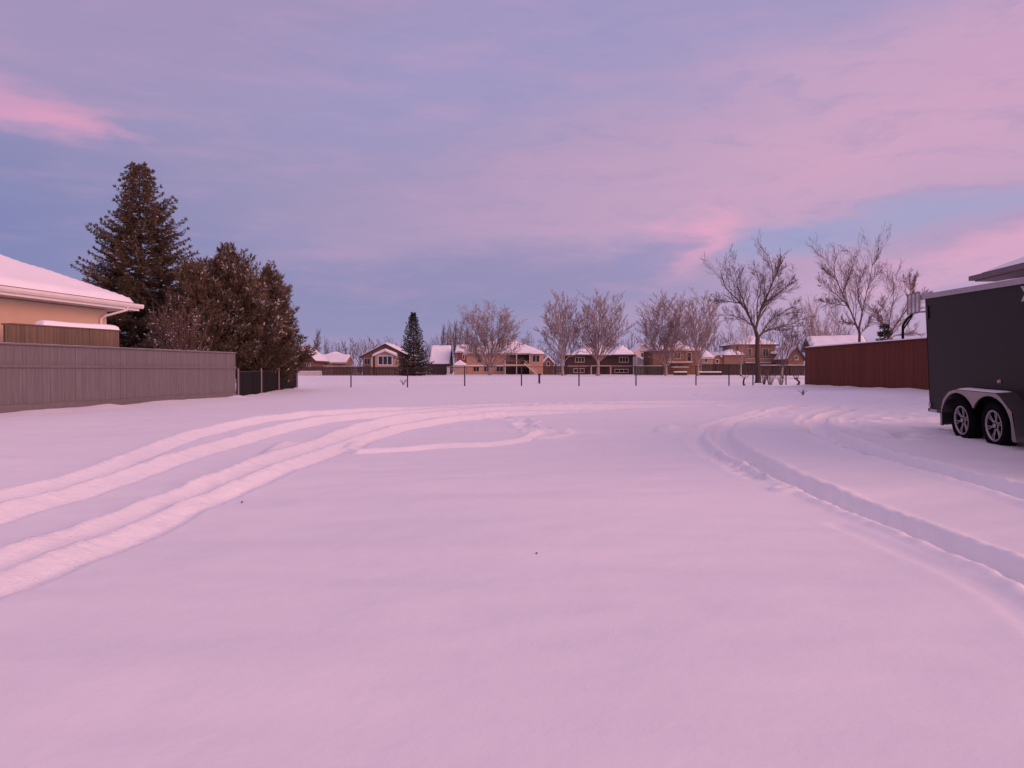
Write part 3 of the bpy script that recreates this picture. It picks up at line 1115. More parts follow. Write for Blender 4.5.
# ---- right house, its roof corner over the trailer
RC = Vector((PX(974, 24.0), 24.0))
rd = Vector((-0.25, -2.6)).normalized()
rg = G(17, 24)
rh = thing('bungalow', 'house with thinly snowed grey hip roof rising behind the dark trailer', 'house', (RC.x, RC.y, rg), math.atan2(rd.y, rd.x))
rz_ = PZ(275.5, 24.0) - rg
w = MB()
w.box(0.75, 9.3, 0.75, 9.0, -0.3, rz_ - 0.21)
w.build('wall', M['siding_white'], rh)
r_ = roof(rh, 'hip', 0, 10.0, 0, 9.8, rz_, 0.42, M['fascia_grey'], 0.05, 0.20, 30, 24, 4, 0.12)
b = MB()
b.box(-0.13, 10.0, -0.13, -0.004, rz_ - 0.16, rz_ - 0.02)
b.box(-0.13, -0.004, -0.003, 9.8, rz_ - 0.16, rz_ - 0.02)
b.build('gutter', M['fascia_grey'], rh)
b = MB()
b.box(2.2, 2.8, 2.0, 2.6, rz_ + 0.5, rz_ + 1.75)
b.box(2.14, 2.86, 1.94, 2.66, rz_ + 1.752, rz_ + 1.83)
b.build('chimney', M['fascia_dark'], r_)

# ---- enclosed trailer
TC = Vector((7.49, 13.8))
th = Vector((-0.078, -0.997)).normalized()
tz = 0.45
tr = thing('enclosed_trailer', 'charcoal enclosed cargo trailer with silver double fender parked on the snow', 'trailer', (TC.x, TC.y, tz))
roll, pit_ = R(3.4), R(1.3)
fx = Vector((th.x, th.y, -math.tan(pit_))).normalized()      # local x: towards the viewer
fy0 = Vector((-th.y, th.x, 0)).normalized()                   # local y: towards the right of the picture
fz_ = fx.cross(fy0).normalized()
fy = fz_.cross(fx).normalized()
rotm = Matrix((fx, fy, fz_)).transposed() @ Matrix.Rotation(roll, 3, 'X')
tr.rotation_euler = rotm.to_euler()
BZ0, BZ1 = 0.33, 2.41
TLEN, TW = 5.6, 2.4
b = MB()
cr_ = 0.06
b.box(cr_, TLEN, 0.0, TW, BZ0 + 0.06, BZ1 - 0.07)
b.build('body', M['trailer'], tr)
b = MB()       # rounded far corner post, bottom rail and thin seams
pts = [(cr_, -0.006), (cr_ * 0.4, 0.010), (0.0, cr_), (0.0, TW - cr_), (cr_, TW - 0.002), (cr_, TW - 0.06), (cr_ + 0.002, 0.06)]
n = len(pts)
b.add([(x, y, BZ0 + 0.05) for x, y in pts] + [(x, y, BZ1 - 0.06) for x, y in pts],
      [(i, (i + 1) % n, n + (i + 1) % n, n + i) for i in range(n)] + [tuple(range(n)), tuple(range(n, 2 * n))])
b.build('corner_post', M['trailer_trim'], tr)
b = MB()
b.box(0.002, TLEN, -0.010, TW, BZ0, BZ0 + 0.058)
b.build('bottom_rail', M['trailer_trim'], tr)
b = MB()
b.box(0.0, TLEN, -0.022, TW + 0.02, BZ1 - 0.068, BZ1 - 0.002)
b.box(0.0, TLEN, -0.030, -0.023, BZ1 - 0.075, BZ1 + 0.012)
b.build('roof_rail', M['alu_edge'], tr)
s = surf(lambda x, y: 0.0, 0.02, TLEN, 0.01, TW - 0.02, BZ1, 40, 16, 0.045, 0.02, 6, 0.3)
s.build('roof_snow', M['roof_snow'], tr, smooth=True)
b = MB()
b.box(0.09, 0.16, -0.022, -0.002, 1.98, 2.21)
b.build('marker_light', M['lens_dark'], tr)
b = MB()
b.box(0.06, 0.13, -0.0225, -0.0065, BZ0 + 0.085, BZ0 + 0.16)
b.build('reflector', M['alu_edge'], tr)
b = MB()
b.box(0.10, 0.36, -0.021, -0.0105, BZ0 + 0.008, BZ0 + 0.05)
b.build('nameplate', M['alu_edge'], tr)
# wheels: two axles, both sides
WR = 0.35
wx_far, wx_near = 1.62, 2.56


def wheel_part(x, y, side):
    h = MB()
    h.lathe([(0.0, -0.09 * side), (0.05, -0.09 * side), (0.055, -0.06 * side), (0.075, -0.03 * side), (0.155, 0.0), (0.155, 0.12 * side), (0.0, 0.12 * side)], 24)
    wh = h.build('wheel', M['black_metal'], tr, smooth=False, loc=(x, y, WR - 0.03))
    t = MB()
    t.lathe([(0.225, -0.10), (0.250, -0.112), (0.30, -0.115), (0.335, -0.10), (WR, -0.075), (WR, -0.03), (WR - 0.008, -0.028), (WR - 0.008, -0.018), (WR, -0.016),
             (WR, 0.016), (WR - 0.008, 0.018), (WR - 0.008, 0.028), (WR, 0.03), (WR, 0.075), (0.335, 0.10), (0.30, 0.115), (0.25, 0.112), (0.225, 0.10)], 40, closed=True)
    t.build('tyre', M['rubber'], wh, smooth=True)
    r = MB()
    sd = -1 * side
    r.lathe([(0.232, 0.088 * sd), (0.230, 0.105 * sd), (0.212, 0.108 * sd), (0.200, 0.09 * sd), (0.205, 0.06 * sd), (0.222, 0.055 * sd)], 40, closed=True)
    for k in range(6):
        a_ = 2 * math.pi * k / 6 + 0.26
        for da in (-0.13, 0.13):
            p0 = (math.cos(a_ + da * 0.4) * 0.06, 0.070 * sd, math.sin(a_ + da * 0.4) * 0.06)
            p1 = (math.cos(a_ + da) * 0.208, 0.092 * sd, math.sin(a_ + da) * 0.208)
            r.tube([p0, p1], [0.011, 0.009], 5)
    r.lathe([(0.0, 0.098 * sd), (0.032, 0.097 * sd), (0.04, 0.085 * sd), (0.075, 0.074 * sd), (0.075, 0.055 * sd), (0.0, 0.055 * sd)], 20)
    r.build('rim', M['rim_metal'], wh, smooth=False)
    return wh


for x in (wx_far, wx_near):
    wheel_part(x, -0.12, 1)
    wheel_part(x, TW + 0.12, -1)
for x in (wx_far, wx_near):
    b = MB()
    b.tube([(x, -0.1, WR - 0.03), (x, TW + 0.1, WR - 0.03)], [0.04, 0.04], 10)
    b.build('axle', M['black_metal'], tr)
b = MB()
b.box(0.05, TLEN, 0.25, 0.35, 0.20, BZ0 - 0.002)
b.box(0.05, TLEN, TW - 0.35, TW - 0.25, 0.20, BZ0 - 0.002)
b.build('chassis', M['black_metal'], tr)


def fender(y_out, y_in, nm='fender'):
    """double arch skirt with a flat top and a sloping near end"""
    zc = WR - 0.03
    ra, rb = 0.545, 0.44
    top = zc + 0.485
    out = [(wx_far - 0.60, 0.19), (wx_far - 0.59, zc + 0.08), (wx_far - 0.48, zc + 0.30), (wx_far - 0.28, zc + 0.44), (wx_far - 0.08, top), (wx_near + 0.22, top),
           (wx_near + 0.60, zc + 0.22), (wx_near + 0.66, 0.15)]
    b = MB()
    mid = (wx_far + wx_near) / 2
    pts_in = []
    N = 18
    for cxx, keep in ((wx_far, lambda x: x <= mid), (wx_near, lambda x: x > mid)):
        for k in range(N + 1):
            a_ = math.pi - math.pi * k / N
            x, z = cxx + ra * math.cos(a_), zc + rb * math.sin(a_)
            if keep(x):
                pts_in.append((x, max(z, 0.19) if k not in (0, N) else 0.19))
    pts_in.sort()
    zmid = zc + rb * math.sqrt(1 - ((mid - wx_far) / ra) ** 2)
    pts_in = [p for p in pts_in if p[0] <= mid] + [(mid, zmid)] + [p for p in pts_in if p[0] > mid]
    # top edge sampled above each inner point

    def top_at(x):
        for (xa, za), (xb, zb) in zip(out[:-1], out[1:]):
            if xa <= x <= xb and xb > xa:
                return za + (zb - za) * (x - xa) / (xb - xa)
        return out[0][1]
    cols_ = [(out[0][0], 0.19, 0.20)] + [(x, z, max(z + 0.012, top_at(x))) for x, z in pts_in] + [(wx_near + ra + 0.02, 0.15, top_at(wx_near + ra + 0.02))]
    cols_.append((wx_near + 0.658, 0.15, max(0.16, top_at(wx_near + 0.658))))
    for (xa, za, ta), (xb, zb, tb) in zip(cols_[:-1], cols_[1:]):
        b.add([(xa, y_out, za), (xb, y_out, zb), (xb, y_out, tb), (xa, y_out, ta)], [(0, 1, 2, 3)])
        b.add([(xa, y_out, za), (xb, y_out, zb), (xb, y_out + math.copysign(0.03, y_in - y_out), zb), (xa, y_out + math.copysign(0.03, y_in - y_out), za)], [(0, 1, 2, 3)])
    # outer band
    for (xa, za), (xb, zb) in zip(out[:-1], out[1:]):
        b.add([(xa, y_out, za), (xb, y_out, zb), (xb, y_in, zb), (xa, y_in, za)], [(0, 1, 2, 3)])
    f = b.build(nm, M['alu'], tr)
    # dark well behind the skirt
    k = MB()
    k.add([(out[0][0] + 0.03, y_in + math.copysign(0.002, y_out - y_in), 0.2), (wx_near + 0.58, y_in + math.copysign(0.002, y_out - y_in), 0.2),
           (wx_near + 0.3, y_in + math.copysign(0.002, y_out - y_in), top - 0.08), (wx_far - 0.2, y_in + math.copysign(0.002, y_out - y_in), top - 0.08)], [(0, 1, 2, 3)])
    k.build('wheel_well', M['black_metal'], f)
    return f


fen = fender(-0.27, -0.001)
fender(TW + 0.27, TW + 0.001)
s = surf(lambda x, y: 0.0, wx_far - 0.05, wx_near + 0.16, -0.255, -0.02, WR - 0.03 + 0.492, 16, 5, 0.018, 0.02, 8, 0.1)
s.build('fender_snow', M['roof_snow'], fen, smooth=True)
b = MB()
b.lathe([(0.0, -0.03), (0.022, -0.026), (0.03, 0.0)], 14)
b.build('side_lamp', M['lens_amber'], tr, loc=(2.35, -0.001, WR + 0.60))
b = MB()       # angular silver emblem near the top of the side
ex, ez, es = 3.10, 2.20, 0.105
for sx in (-1, 1):
    for sz in (-1, 1):
        b.prism([(ex + sx * 0.015 * es / 0.1, ez), (ex + sx * es * 1.05, ez + sz * es), (ex + sx * es * 0.45, ez + sz * es), (ex - sx * 0.02, ez + sz * 0.004)], -0.012, -0.002)
b.build('emblem', M['badge'], tr)
b = MB()
b.tube([(TLEN, 0.3, 0.30), (TLEN + 1.1, TW / 2, 0.32)], [0.04, 0.04], 8)
b.tube([(TLEN, TW - 0.3, 0.30), (TLEN + 1.1, TW / 2, 0.32)], [0.04, 0.04], 8)
b.tube([(TLEN + 0.9, TW / 2, -0.15), (TLEN + 0.9, TW / 2, 0.75)], [0.03, 0.03], 8)
b.build('tongue', M['black_metal'], tr)

# ---- basketball hoop behind the red fence
BD = 29.0
bx, by = PX(902.5, BD), BD
bg = G(bx, by)
bh = thing('basketball_hoop', 'basketball hoop on a bent dark pole behind the red fence', 'hoop', (bx, by, bg), R(-6))
b = MB()
b.tube([(0, 0, -0.2), (0, 0, PZ(326, BD) - bg), (0.08, 0, PZ(322, BD) - bg), (0.20, 0, PZ(317.5, BD) - bg), (0.34, 0, PZ(314.5, BD) - bg)], [0.05, 0.05, 0.05, 0.046, 0.042], 10)
b.tube([(0.02, 0.05, PZ(330, BD) - bg), (0.36, 0.05, PZ(315.5, BD) - bg)], [0.03, 0.03], 8)
b.build('pole', M['black_metal'], bh)
bz0, bz1 = PZ(313, BD) - bg, PZ(294.5, BD) - bg
b = MB()
b.box(0.36, 0.385, -0.54, 0.54, bz0, bz1)
bb_ = b.build('backboard', M['board'], bh)
b = MB()
for y in (-0.55, -0.2, 0.16, 0.51):
    b.box(0.345, 0.40, y, y + 0.04, bz0 - 0.02, bz1 + 0.02)
b.box(0.346, 0.399, -0.549, 0.549, bz1 + 0.003, bz1 + 0.04)
b.box(0.346, 0.399, -0.549, 0.549, bz0 - 0.04, bz0 - 0.003)
b.build('board_frame', M['board_frame'], bb_)
b = MB()
N = 20
b.tube([(0.40 + 0.25 + 0.225 * math.cos(2 * math.pi * k / N), 0.225 * math.sin(2 * math.pi * k / N), bz0 + 0.03) for k in range(N + 1)], [0.012] * (N + 1), 6, cap=False)
b.tube([(0.39, 0, bz0 + 0.02), (0.45, 0, bz0 + 0.03)], [0.03, 0.03], 6)
b.build('rim', M['black_metal'], bh)


# ------------------------------------------------------------------ trees
def grow(mb, pts, rad, level, maxlev, q, nkids, ratio, spread, up, tmin, rmin, sides, kink=0.11, kid_len=None):
    """side branches of one limb, and theirs in turn"""
    if level > maxlev:
        return
    P = [Vector(p) for p in pts]
    seg = [(P[i + 1] - P[i]).length for i in range(len(P) - 1)]
    L = sum(seg)
    nk = nkids[min(level - 1, len(nkids) - 1)]
    nk = max(1, int(nk * q.uniform(0.8, 1.2)))
    for k in range(nk):
        t = tmin + (1 - tmin) * ((k + q.random()) / nk)
        t = min(t, 0.99)
        s_ = t * L
        i = 0
        while i < len(seg) - 1 and s_ > seg[i]:
            s_ -= seg[i]
            i += 1
        f = min(1, s_ / max(seg[i], 1e-6))
        p = P[i].lerp(P[i + 1], f)
        r0 = (rad[i] + (rad[i + 1] - rad[i]) * f)
        tan = (P[i + 1] - P[i]).normalized()
        rv = Vector((q.gauss(0, 1), q.gauss(0, 1), q.gauss(0, 1)))
        perp = (rv - tan * rv.dot(tan)).normalized()
        a_ = spread * q.uniform(0.65, 1.25)
        d = tan * math.cos(a_) + perp * math.sin(a_)
        d.z += up
        d.normalize()
        ll = (kid_len if kid_len else L) * ratio * q.uniform(0.4, 1.3) * (1.0 - 0.45 * t)
        r = max(rmin, r0 * q.uniform(0.34, 0.52))
        ns = 3 if level < maxlev else 2
        cp = [p]
        dd = d.copy()
        for j in range(ns):
            cp.append(cp[-1] + dd * (ll / ns))
            dd = (dd + Vector((q.gauss(0, kink), q.gauss(0, kink), q.gauss(0, kink) + up * 0.5))).normalized()
        cr2 = [max(rmin, r * (1 - 0.75 * j / ns)) for j in range(ns + 1)]
        mb.tube(cp, cr2, sides[min(level, len(sides) - 1)], cap=False)
        grow(mb, cp, cr2, level + 1, maxlev, q, nkids, ratio, spread, up, max(0.12, tmin * 0.8), rmin, sides, kink)


def bare_tree(name, label, limbs, loc, mats, seed, nkids=(9, 6, 4), ratio=0.5, spread=0.75, up=0.12, rmin=0.008, maxlev=3, tmin=0.3, depth=0.7, group=None, fit=None,
              sides=(8, 5, 4, 3, 3), cat='tree', sub=3):
    """limbs: (list of (x, z) from the foot, r0, r1); the first is the trunk.  fit: (x0, x1, top) to which the crown is brought"""
    q = random.Random(seed)
    t = thing(name, label, cat, loc, 0.0, group)
    tk, cw = MB(), MB()
    placed = []
    for i, (pl, r0, r1) in enumerate(limbs):
        yo = 0.0
        vy = q.uniform(-1, 1) * depth if i else q.uniform(-0.05, 0.05)
        pts = []
        lx, lz = pl[0]
        acc = 0.0
        for k, (x, z) in enumerate(pl):
            acc += math.hypot(x - lx, z - lz)
            pts.append(np.array((x, vy * acc * 0.6 if i else 0.0, z)))
            lx, lz = x, z
        if i and placed:
            nb_ = min(placed, key=lambda p: (p[0] - pl[0][0]) ** 2 + (p[2] - pl[0][1]) ** 2)
            dy0 = nb_[1]
            pts = [np.array((p[0], p[1] + dy0, p[2])) for p in pts]
            pts[0] = np.array(nb_)
        fine = catmull(pts, sub) if len(pts) > 2 else np.array(pts)
        fine = [tuple(v + (np.array((q.gauss(0, 1), q.gauss(0, 1), q.gauss(0, .6))) * 0.03 * (acc * 0.12) if 0 < k < len(fine) - 1 else 0)) for k, v in enumerate(fine)]
        placed.extend(fine)
        rad = [r0 + (r1 - r0) * (k / (len(fine) - 1)) ** 0.7 for k in range(len(fine))]
        if i == 0:
            rad[0] *= 1.35
            tk.tube(fine, rad, 9)
            if r1 > 0.03 and len(limbs) > 1:
                continue
        else:
            cw.tube(fine, rad, 6, cap=False)
        grow(cw, fine, rad, 1, maxlev, q, nkids, ratio, spread, up, tmin, rmin, sides)
    if fit:
        x0, x1, top = fit
        ax = sorted(v[0] for v in cw.v)
        az_ = sorted(v[2] for v in cw.v)
        n_ = len(ax)
        c0, c1, ct = ax[int(n_ * .003)], ax[int(n_ * .997)], az_[int(n_ * .9996)]
        zs = top / ct
        for mb in (tk, cw):
            for k, v in enumerate(mb.v):
                xx = v[0]
                xx = xx * (x1 / c1) if xx > 0 else xx * (x0 / c0)
                mb.v[k] = (xx, v[1] * 0.5 * (x1 / c1 + x0 / c0), v[2] * zs)
    tk.build('trunk', mats[0], t, smooth=True)
    cw.build('crown', mats[1], t)
    return t


def plimbs(d, base, rows):
    """picture polylines to metres from the tree's foot"""
    bx_, bz_ = PX(base[0], d), PZ(base[1], d)
    return [([(PX(x, d) - bx_, PZ(y, d) - bz_) for x, y in pl], r0 * 0.78, r1 * 0.7) for pl, r0, r1 in rows]


def tree_at(d, px):
    X = PX(px, d)
    return (X, d, G(X, d) - 0.05)


# big ash near the wire fence
d = 54.0
bare_tree('ash_tree', 'large dark bare tree with forked trunk standing left of the red fence', plimbs(d, (758, 383), [
    ([(758, 383), (758, 370), (757, 350), (757, 330), (755, 322)], 0.31, 0.20),
    ([(756, 326), (751, 312), (744, 298), (735, 286), (722, 272), (716, 252)], 0.17, 0.02),
    ([(748, 306), (742, 290), (735, 276), (731, 258), (728, 249)], 0.09, 0.015),
    ([(755, 322), (757, 305), (761, 290), (766, 272), (766, 255), (760, 238)], 0.16, 0.02),
    ([(766, 268), (772, 252), (773, 242)], 0.07, 0.012),
    ([(757, 308), (754, 292), (757, 275), (752, 258)], 0.09, 0.015),
    ([(762, 290), (772, 282), (785, 270), (791, 258)], 0.09, 0.012),
    ([(757, 330), (766, 322), (780, 317), (793, 314), (806, 307)], 0.13, 0.02),
    ([(762, 325), (772, 310), (788, 298), (800, 292)], 0.09, 0.015),
    ([(738, 290), (724, 287), (708, 285)], 0.08, 0.012),
    ([(752, 315), (740, 308), (725, 304), (718, 303)], 0.07, 0.012),
    ([(780, 317), (790, 325), (800, 326)], 0.05, 0.01),
]), tree_at(d, 758), (M['bark'], M['twig_dark']), 21, (15, 11, 7), 0.52, 0.68, 0.16, 0.0052, 3, 0.10, 0.5, fit=(PX(706, d) - PX(758, d), PX(814, d) - PX(758, d), PZ(235, d) - PZ(383, d)))

# two-trunk ash behind the red fence
d = 58.0
bare_tree('ash_tree', 'tall dark bare tree with twin stems rising from behind the red fence', plimbs(d, (860, 384), [
    ([(860, 384), (860, 360), (859.5, 340), (858.5, 322)], 0.24, 0.17),
    ([(859, 326), (854, 310), (847, 292), (838, 270), (832, 250), (836, 232)], 0.15, 0.02),
    ([(858.5, 322), (860, 300), (864, 280), (868, 262), (872, 240), (872, 223)], 0.15, 0.02),
    ([(850, 300), (838, 284), (824, 274), (810, 268)], 0.08, 0.012),
    ([(841, 276), (850, 256), (856, 238), (853, 228)], 0.08, 0.012),
    ([(866, 272), (878, 262), (890, 250)], 0.07, 0.012),
    ([(870, 250), (880, 240), (884, 230)], 0.06, 0.012),
    ([(861, 300), (856, 280), (858, 262), (864, 250)], 0.08, 0.012),
    ([(836, 262), (824, 252), (818, 246)], 0.06, 0.012),
    ([(863, 330), (872, 318), (882, 312)], 0.07, 0.012),
    ([(856, 318), (844, 312), (838, 308)], 0.06, 0.012),
    ([(846, 290), (832, 290), (815, 286)], 0.06, 0.012),
]), tree_at(d, 860), (M['bark'], M['twig_dark']), 22, (15, 11, 7), 0.52, 0.68, 0.16, 0.0052, 3, 0.10, 0.5, fit=(PX(816, d) - PX(860, d), PX(877, d) - PX(860, d), PZ(231, d) - PZ(384, d)))

# pale leaning tree with rosy branches
d = 50.0
bare_tree('willow_tree', 'rosy bare tree with long leaning limbs beside the basketball hoop', plimbs(d, (884, 386), [
    ([(884, 386), (884, 368), (885, 345), (888, 332)], 0.15, 0.10),
    ([(886, 334), (896, 315), (905, 300), (910, 288)], 0.10, 0.02),
    ([(905, 300), (916, 291), (930, 280)], 0.06, 0.012),
    ([(888, 332), (893, 305), (899, 280), (899, 258)], 0.07, 0.012),
    ([(906, 298), (908, 278), (906, 260)], 0.05, 0.012),
    ([(909, 290), (914, 275), (916, 262)], 0.05, 0.012),
    ([(887, 330), (884, 310), (886, 290)], 0.05, 0.012),
    ([(886, 336), (898, 328), (910, 327), (922, 324)], 0.06, 0.012),
    ([(892, 322), (880, 312), (875, 300)], 0.05, 0.012),
]), tree_at(d, 884), (M['bark_mid'], M['twig_rose']), 23, (14, 11, 7), 0.52, 0.66, 0.18, 0.0052, 3, 0.12, 0.5, fit=(PX(866, d) - PX(884, d), PX(931, d) - PX(884, d), PZ(258, d) - PZ(386, d)))


def fan(d, px, base, top, x0, x1, fork, r, seed, n=7):
    """limbs of a fan shaped crown"""
    q = random.Random(seed)
    bz = PZ(base, d)
    H = PZ(top, d) - bz
    hf = PZ(fork, d) - bz
    wl_, wr_ = PX(px, d) - PX(x0, d), PX(x1, d) - PX(px, d)
    L = [([(0, 0), (q.uniform(-.1, .1), hf * 0.5), (q.uniform(-.1, .1), hf)], r, r * 0.7)]
    for k in range(n):
        u = -1 + 2 * (k + 0.5 + q.uniform(-.25, .25)) / n
        wx = wl_ if u < 0 else wr_
        tx = u * wx * 0.82
        tz = hf + (H - hf) * 0.90 * math.sqrt(max(0.10, 1 - (abs(u) * 0.93) ** 2.2))
        z0 = hf * q.uniform(0.6, 1.0)
        L.append(([(0, z0), (tx * q.uniform(.34, .48), z0 + (tz - z0) * q.uniform(.26, .34)), (tx * q.uniform(.66, .8), z0 + (tz - z0) * q.uniform(.58, .68)), (tx, tz)], r * q.uniform(0.30, 0.46), 0.012))
    return L, (-wl_, wr_, H)


PARK = [  # label, distance, px, base, top, x0, x1, fork, trunk radius, bark, twig, seed
    ('broad pale bare tree standing before the orange house with the deck', 128, 490, 375.5, 300, 447, 528, 358, 0.34, 'bark_pale', 'twig_pale', 31),
    ('narrow pale bare tree between the orange house and the dark house', 120, 563, 377, 292, 536, 586, 352, 0.30, 'bark_pale', 'twig_pale', 32),
    ('rounded pale bare tree standing before the dark two storey house', 120, 598, 376, 291, 574, 632, 350, 0.36, 'bark_pale', 'twig_pale', 33),
    ('wide pale bare tree standing before the brown house and white gabled house', 124, 666, 375.5, 290, 634, 694, 355, 0.34, 'bark_pale', 'twig_pale', 34),
    ('slender pale bare tree just right of the wide one by the brown house', 118, 698, 377, 290, 674, 724, 352, 0.22, 'bark_pale', 'twig_pale', 35),
]
for lab, d, px, base, top, x0, x1, fork, r, mb_, mt_, sd in PARK:
    lm, ft = fan(d, px, base, top, x0, x1, fork + 7, r * 0.75, sd, (14, 11, 17, 15, 9)[sd - 31])
    bare_tree('bare_tree', lab, lm, tree_at(d, px), (M[mb_], M[mt_]), sd, (16, 11, 6), (0.46, 0.40, 0.38, 0.44, 0.42)[sd - 31], (0.72, 0.55, 0.58, 0.66, 0.5)[sd - 31], 0.13, 0.0135, 3, 0.16, 0.7, 'bare park trees in front of the far houses', ft,
              (8, 5, 4, 3, 3), sub=2)

# pale birches behind the red fence and by the big ash
for lab, d, px, base, top, x0, x1, sd in [
    ('pale slender birch above the left end of the red fence', 88, 815, 376, 289, 802, 830, 41),
    ('pale bushy birch right of the slender one above the red fence', 90, 830, 376, 292, 812, 852, 42),
    ('low rosy bare tree behind the trunk of the large dark tree', 84, 783, 377, 302, 762, 808, 43),
    ('low pale bare tree left of the large dark tree trunk', 110, 741, 376, 312, 722, 760, 44),
]:
    lm, ft = fan(d, px, base, top, x0, x1, 362, 0.12, sd, 8)
    bare_tree('birch_tree', lab, lm, tree_at(d, px), (M['bark_pale'], M['twig_rose' if sd == 43 else 'twig_pale']), sd, (13, 8, 5), 0.38, 0.55, 0.18, 0.0075, 3, 0.12, 0.7,
              'birches right of the park', ft, sub=2)

# saplings and bushes at the wire fence
for nm, lab, d, px, base, top, x0, x1, sd, n in [
    ('sapling', 'small leaning bare sapling left of the large dark tree', 47, 744.5, 383.5, 366, 738, 752, 51, 3),
    ('sapling', 'small forked bare sapling beside the end of the red fence', 47, 797, 383.5, 364, 788, 805, 52, 3),
]:
    lm, ft = fan(d, px, base, top, x0, x1, 376, 0.055, sd, n)
    bare_tree(nm, lab, lm, tree_at(d, px), (M['bark'], M['twig_dark']), sd, (5, 4), 0.4, 0.6, 0.15, 0.006, 2, 0.2, 0.7, 'saplings at the wire fence', ft, sub=2, cat='sapling')
for lab, d, px, sd, w, h in [('dark twiggy bush right of the large dark tree trunk', 49, 770, 61, 1.1, 1.25), ('smaller dark twiggy bush near the red fence end', 48, 781, 62, 0.6, 0.7),
                             ('low twiggy bush touching the large dark tree trunk', 50, 764, 63, 0.6, 1.0)]:
    q = random.Random(sd)
    t = thing('bush', lab, 'bush', tree_at(d, px), 0, 'twiggy bushes beside the large tree')
    b, s_b = MB(), MB()
    for k in range(15):
        a_ = q.uniform(0, 6.28)
        o = q.uniform(0.2, 1) * w * 0.5
        top = h * q.uniform(0.6, 1.0)
        p = [(math.cos(a_) * o * 0.15, math.sin(a_) * o * 0.15, 0), (math.cos(a_) * o * 0.6, math.sin(a_) * o * 0.6, top * 0.6), (math.cos(a_) * o, math.sin(a_) * o, top)]
        (s_b if k < 6 else b).tube(p, [0.014, 0.010, 0.006], 4, cap=False)
        grow(b, p, [0.012, 0.008, 0.005], 1, 2, q, (5, 3), 0.35, 0.7, 0.1, 0.2, 0.004, (4, 3, 3, 3))
    s_b.build('stem', M['bark'], t)
    b.build('twigs', M['twig_dark'], t)

# ---- rows of bare trees behind the far houses
protos = []
for k in range(5):
    q = random.Random(70 + k)
    H = 10.0
    tall = k < 2
    lm = [([(0, 0), (0.05, H * 0.2), (0, H * 0.36)], 0.16, 0.11)]
    n = 6
    for j in range(n):
        u = -1 + 2 * (j + 0.5) / n
        wd = 0.9 if tall else 2.2
        lm.append(([(0, H * q.uniform(.15, .34)), (u * wd * 0.5, H * 0.5), (u * wd * 0.8, H * 0.72), (u * wd * q.uniform(0.6, 1), H * (1.0 - 0.3 * abs(u)))], 0.075, 0.025))
    protos.append((lm, tall))
proto_obj = [None] * 5


def back_tree(px, d, top, width_px, k, label, group, cat='tree', nm='leafless_tree'):
    X = PX(px, d)
    g_ = G(X, d)
    hh = PZ(top, d) - g_
    hw = width_px / F * d / 2
    if proto_obj[k] is None:
        t = bare_tree(nm, label, protos[k][0], (X, d, g_), (M['bark_mid'], M['twig_far']), 80 + k, (12, 8, 4), 0.34, 0.5 if protos[k][1] else 0.62, 0.2, 0.014, 3, 0.12, 0.6,
                      group, (-1.0, 1.0, 10.0), (6, 4, 3, 3), sub=2)
        proto_obj[k] = t
    else:
        t = copy_tree(proto_obj[k])
        t.name = nm
    t.location = (X, d, g_)
    t.scale = (hw, hw, hh / 10.0)
    t.rotation_euler = (0, 0, 0.0)
    tag(t, label, cat, group)
    return t


back_tree(316, 190, 327, 10, 0, 'tall narrow poplar at the left end of the far tree row', 'poplars behind the far houses', nm='poplar_tree')
back_tree(326.5, 192, 336, 6, 1, 'shorter narrow poplar right beside the tall left poplar', 'poplars behind the far houses', nm='poplar_tree')
for px, top, w, k in [(443, 322, 7, 0), (449, 319, 7, 1), (455, 318, 8, 0), (461, 322, 7, 1), (467, 326, 7, 0)]:
    back_tree(px, 190 + (px % 7), top, w, k, 'narrow poplar in the clump behind the orange house and its shed', 'clump of poplars left of the orange house', nm='poplar_tree')
bq = random.Random(9)
i = 0
for px, top, w in [(334, 341, 14), (342, 339, 12), (351, 337, 16), (360, 338, 16), (369, 335, 17), (378, 338, 13), (387, 336, 16), (396, 341, 12), (404, 334, 7), (432, 337, 11), (437, 333, 9),
                   (426, 340, 10)]:
    back_tree(px, 195 + bq.uniform(-12, 18), top, w, 2 + i % 3, 'leafless tree in the hazy row behind the far left houses', 'leafless trees behind the far left houses')
    i += 1
for px, top, w in [(536, 352, 14), (548, 346, 16), (556, 350, 12), (632, 330, 14), (640, 338, 14), (655, 342, 14), (528, 330, 14), (470, 335, 16), (452, 330, 14), (584, 334, 16), (612, 332, 15), (576, 340, 12), (622, 338, 14), (648, 334, 16), (664, 336, 14), (684, 330, 14), (540, 342, 14), (562, 344, 14)]:
    back_tree(px, 195 + bq.uniform(-12, 18), top, w, 2 + i % 3, 'leafless tree seen between and above the middle houses', 'leafless trees behind the middle houses')
    i += 1
for px, top, w in [(708, 330, 12), (716, 326, 11), (724, 332, 12), (731, 330, 10), (740, 338, 12), (772, 336, 14), (785, 340, 14), (800, 330, 14), (752, 332, 14), (762, 328, 13), (794, 326, 12), (812, 318, 14), (826, 322, 14), (842, 316, 16)]:
    back_tree(px, 190 + bq.uniform(-10, 18), top, w, 2 + i % 3, 'leafless tree behind the far houses left of the red fence', 'leafless trees behind the far right houses')
    i += 1

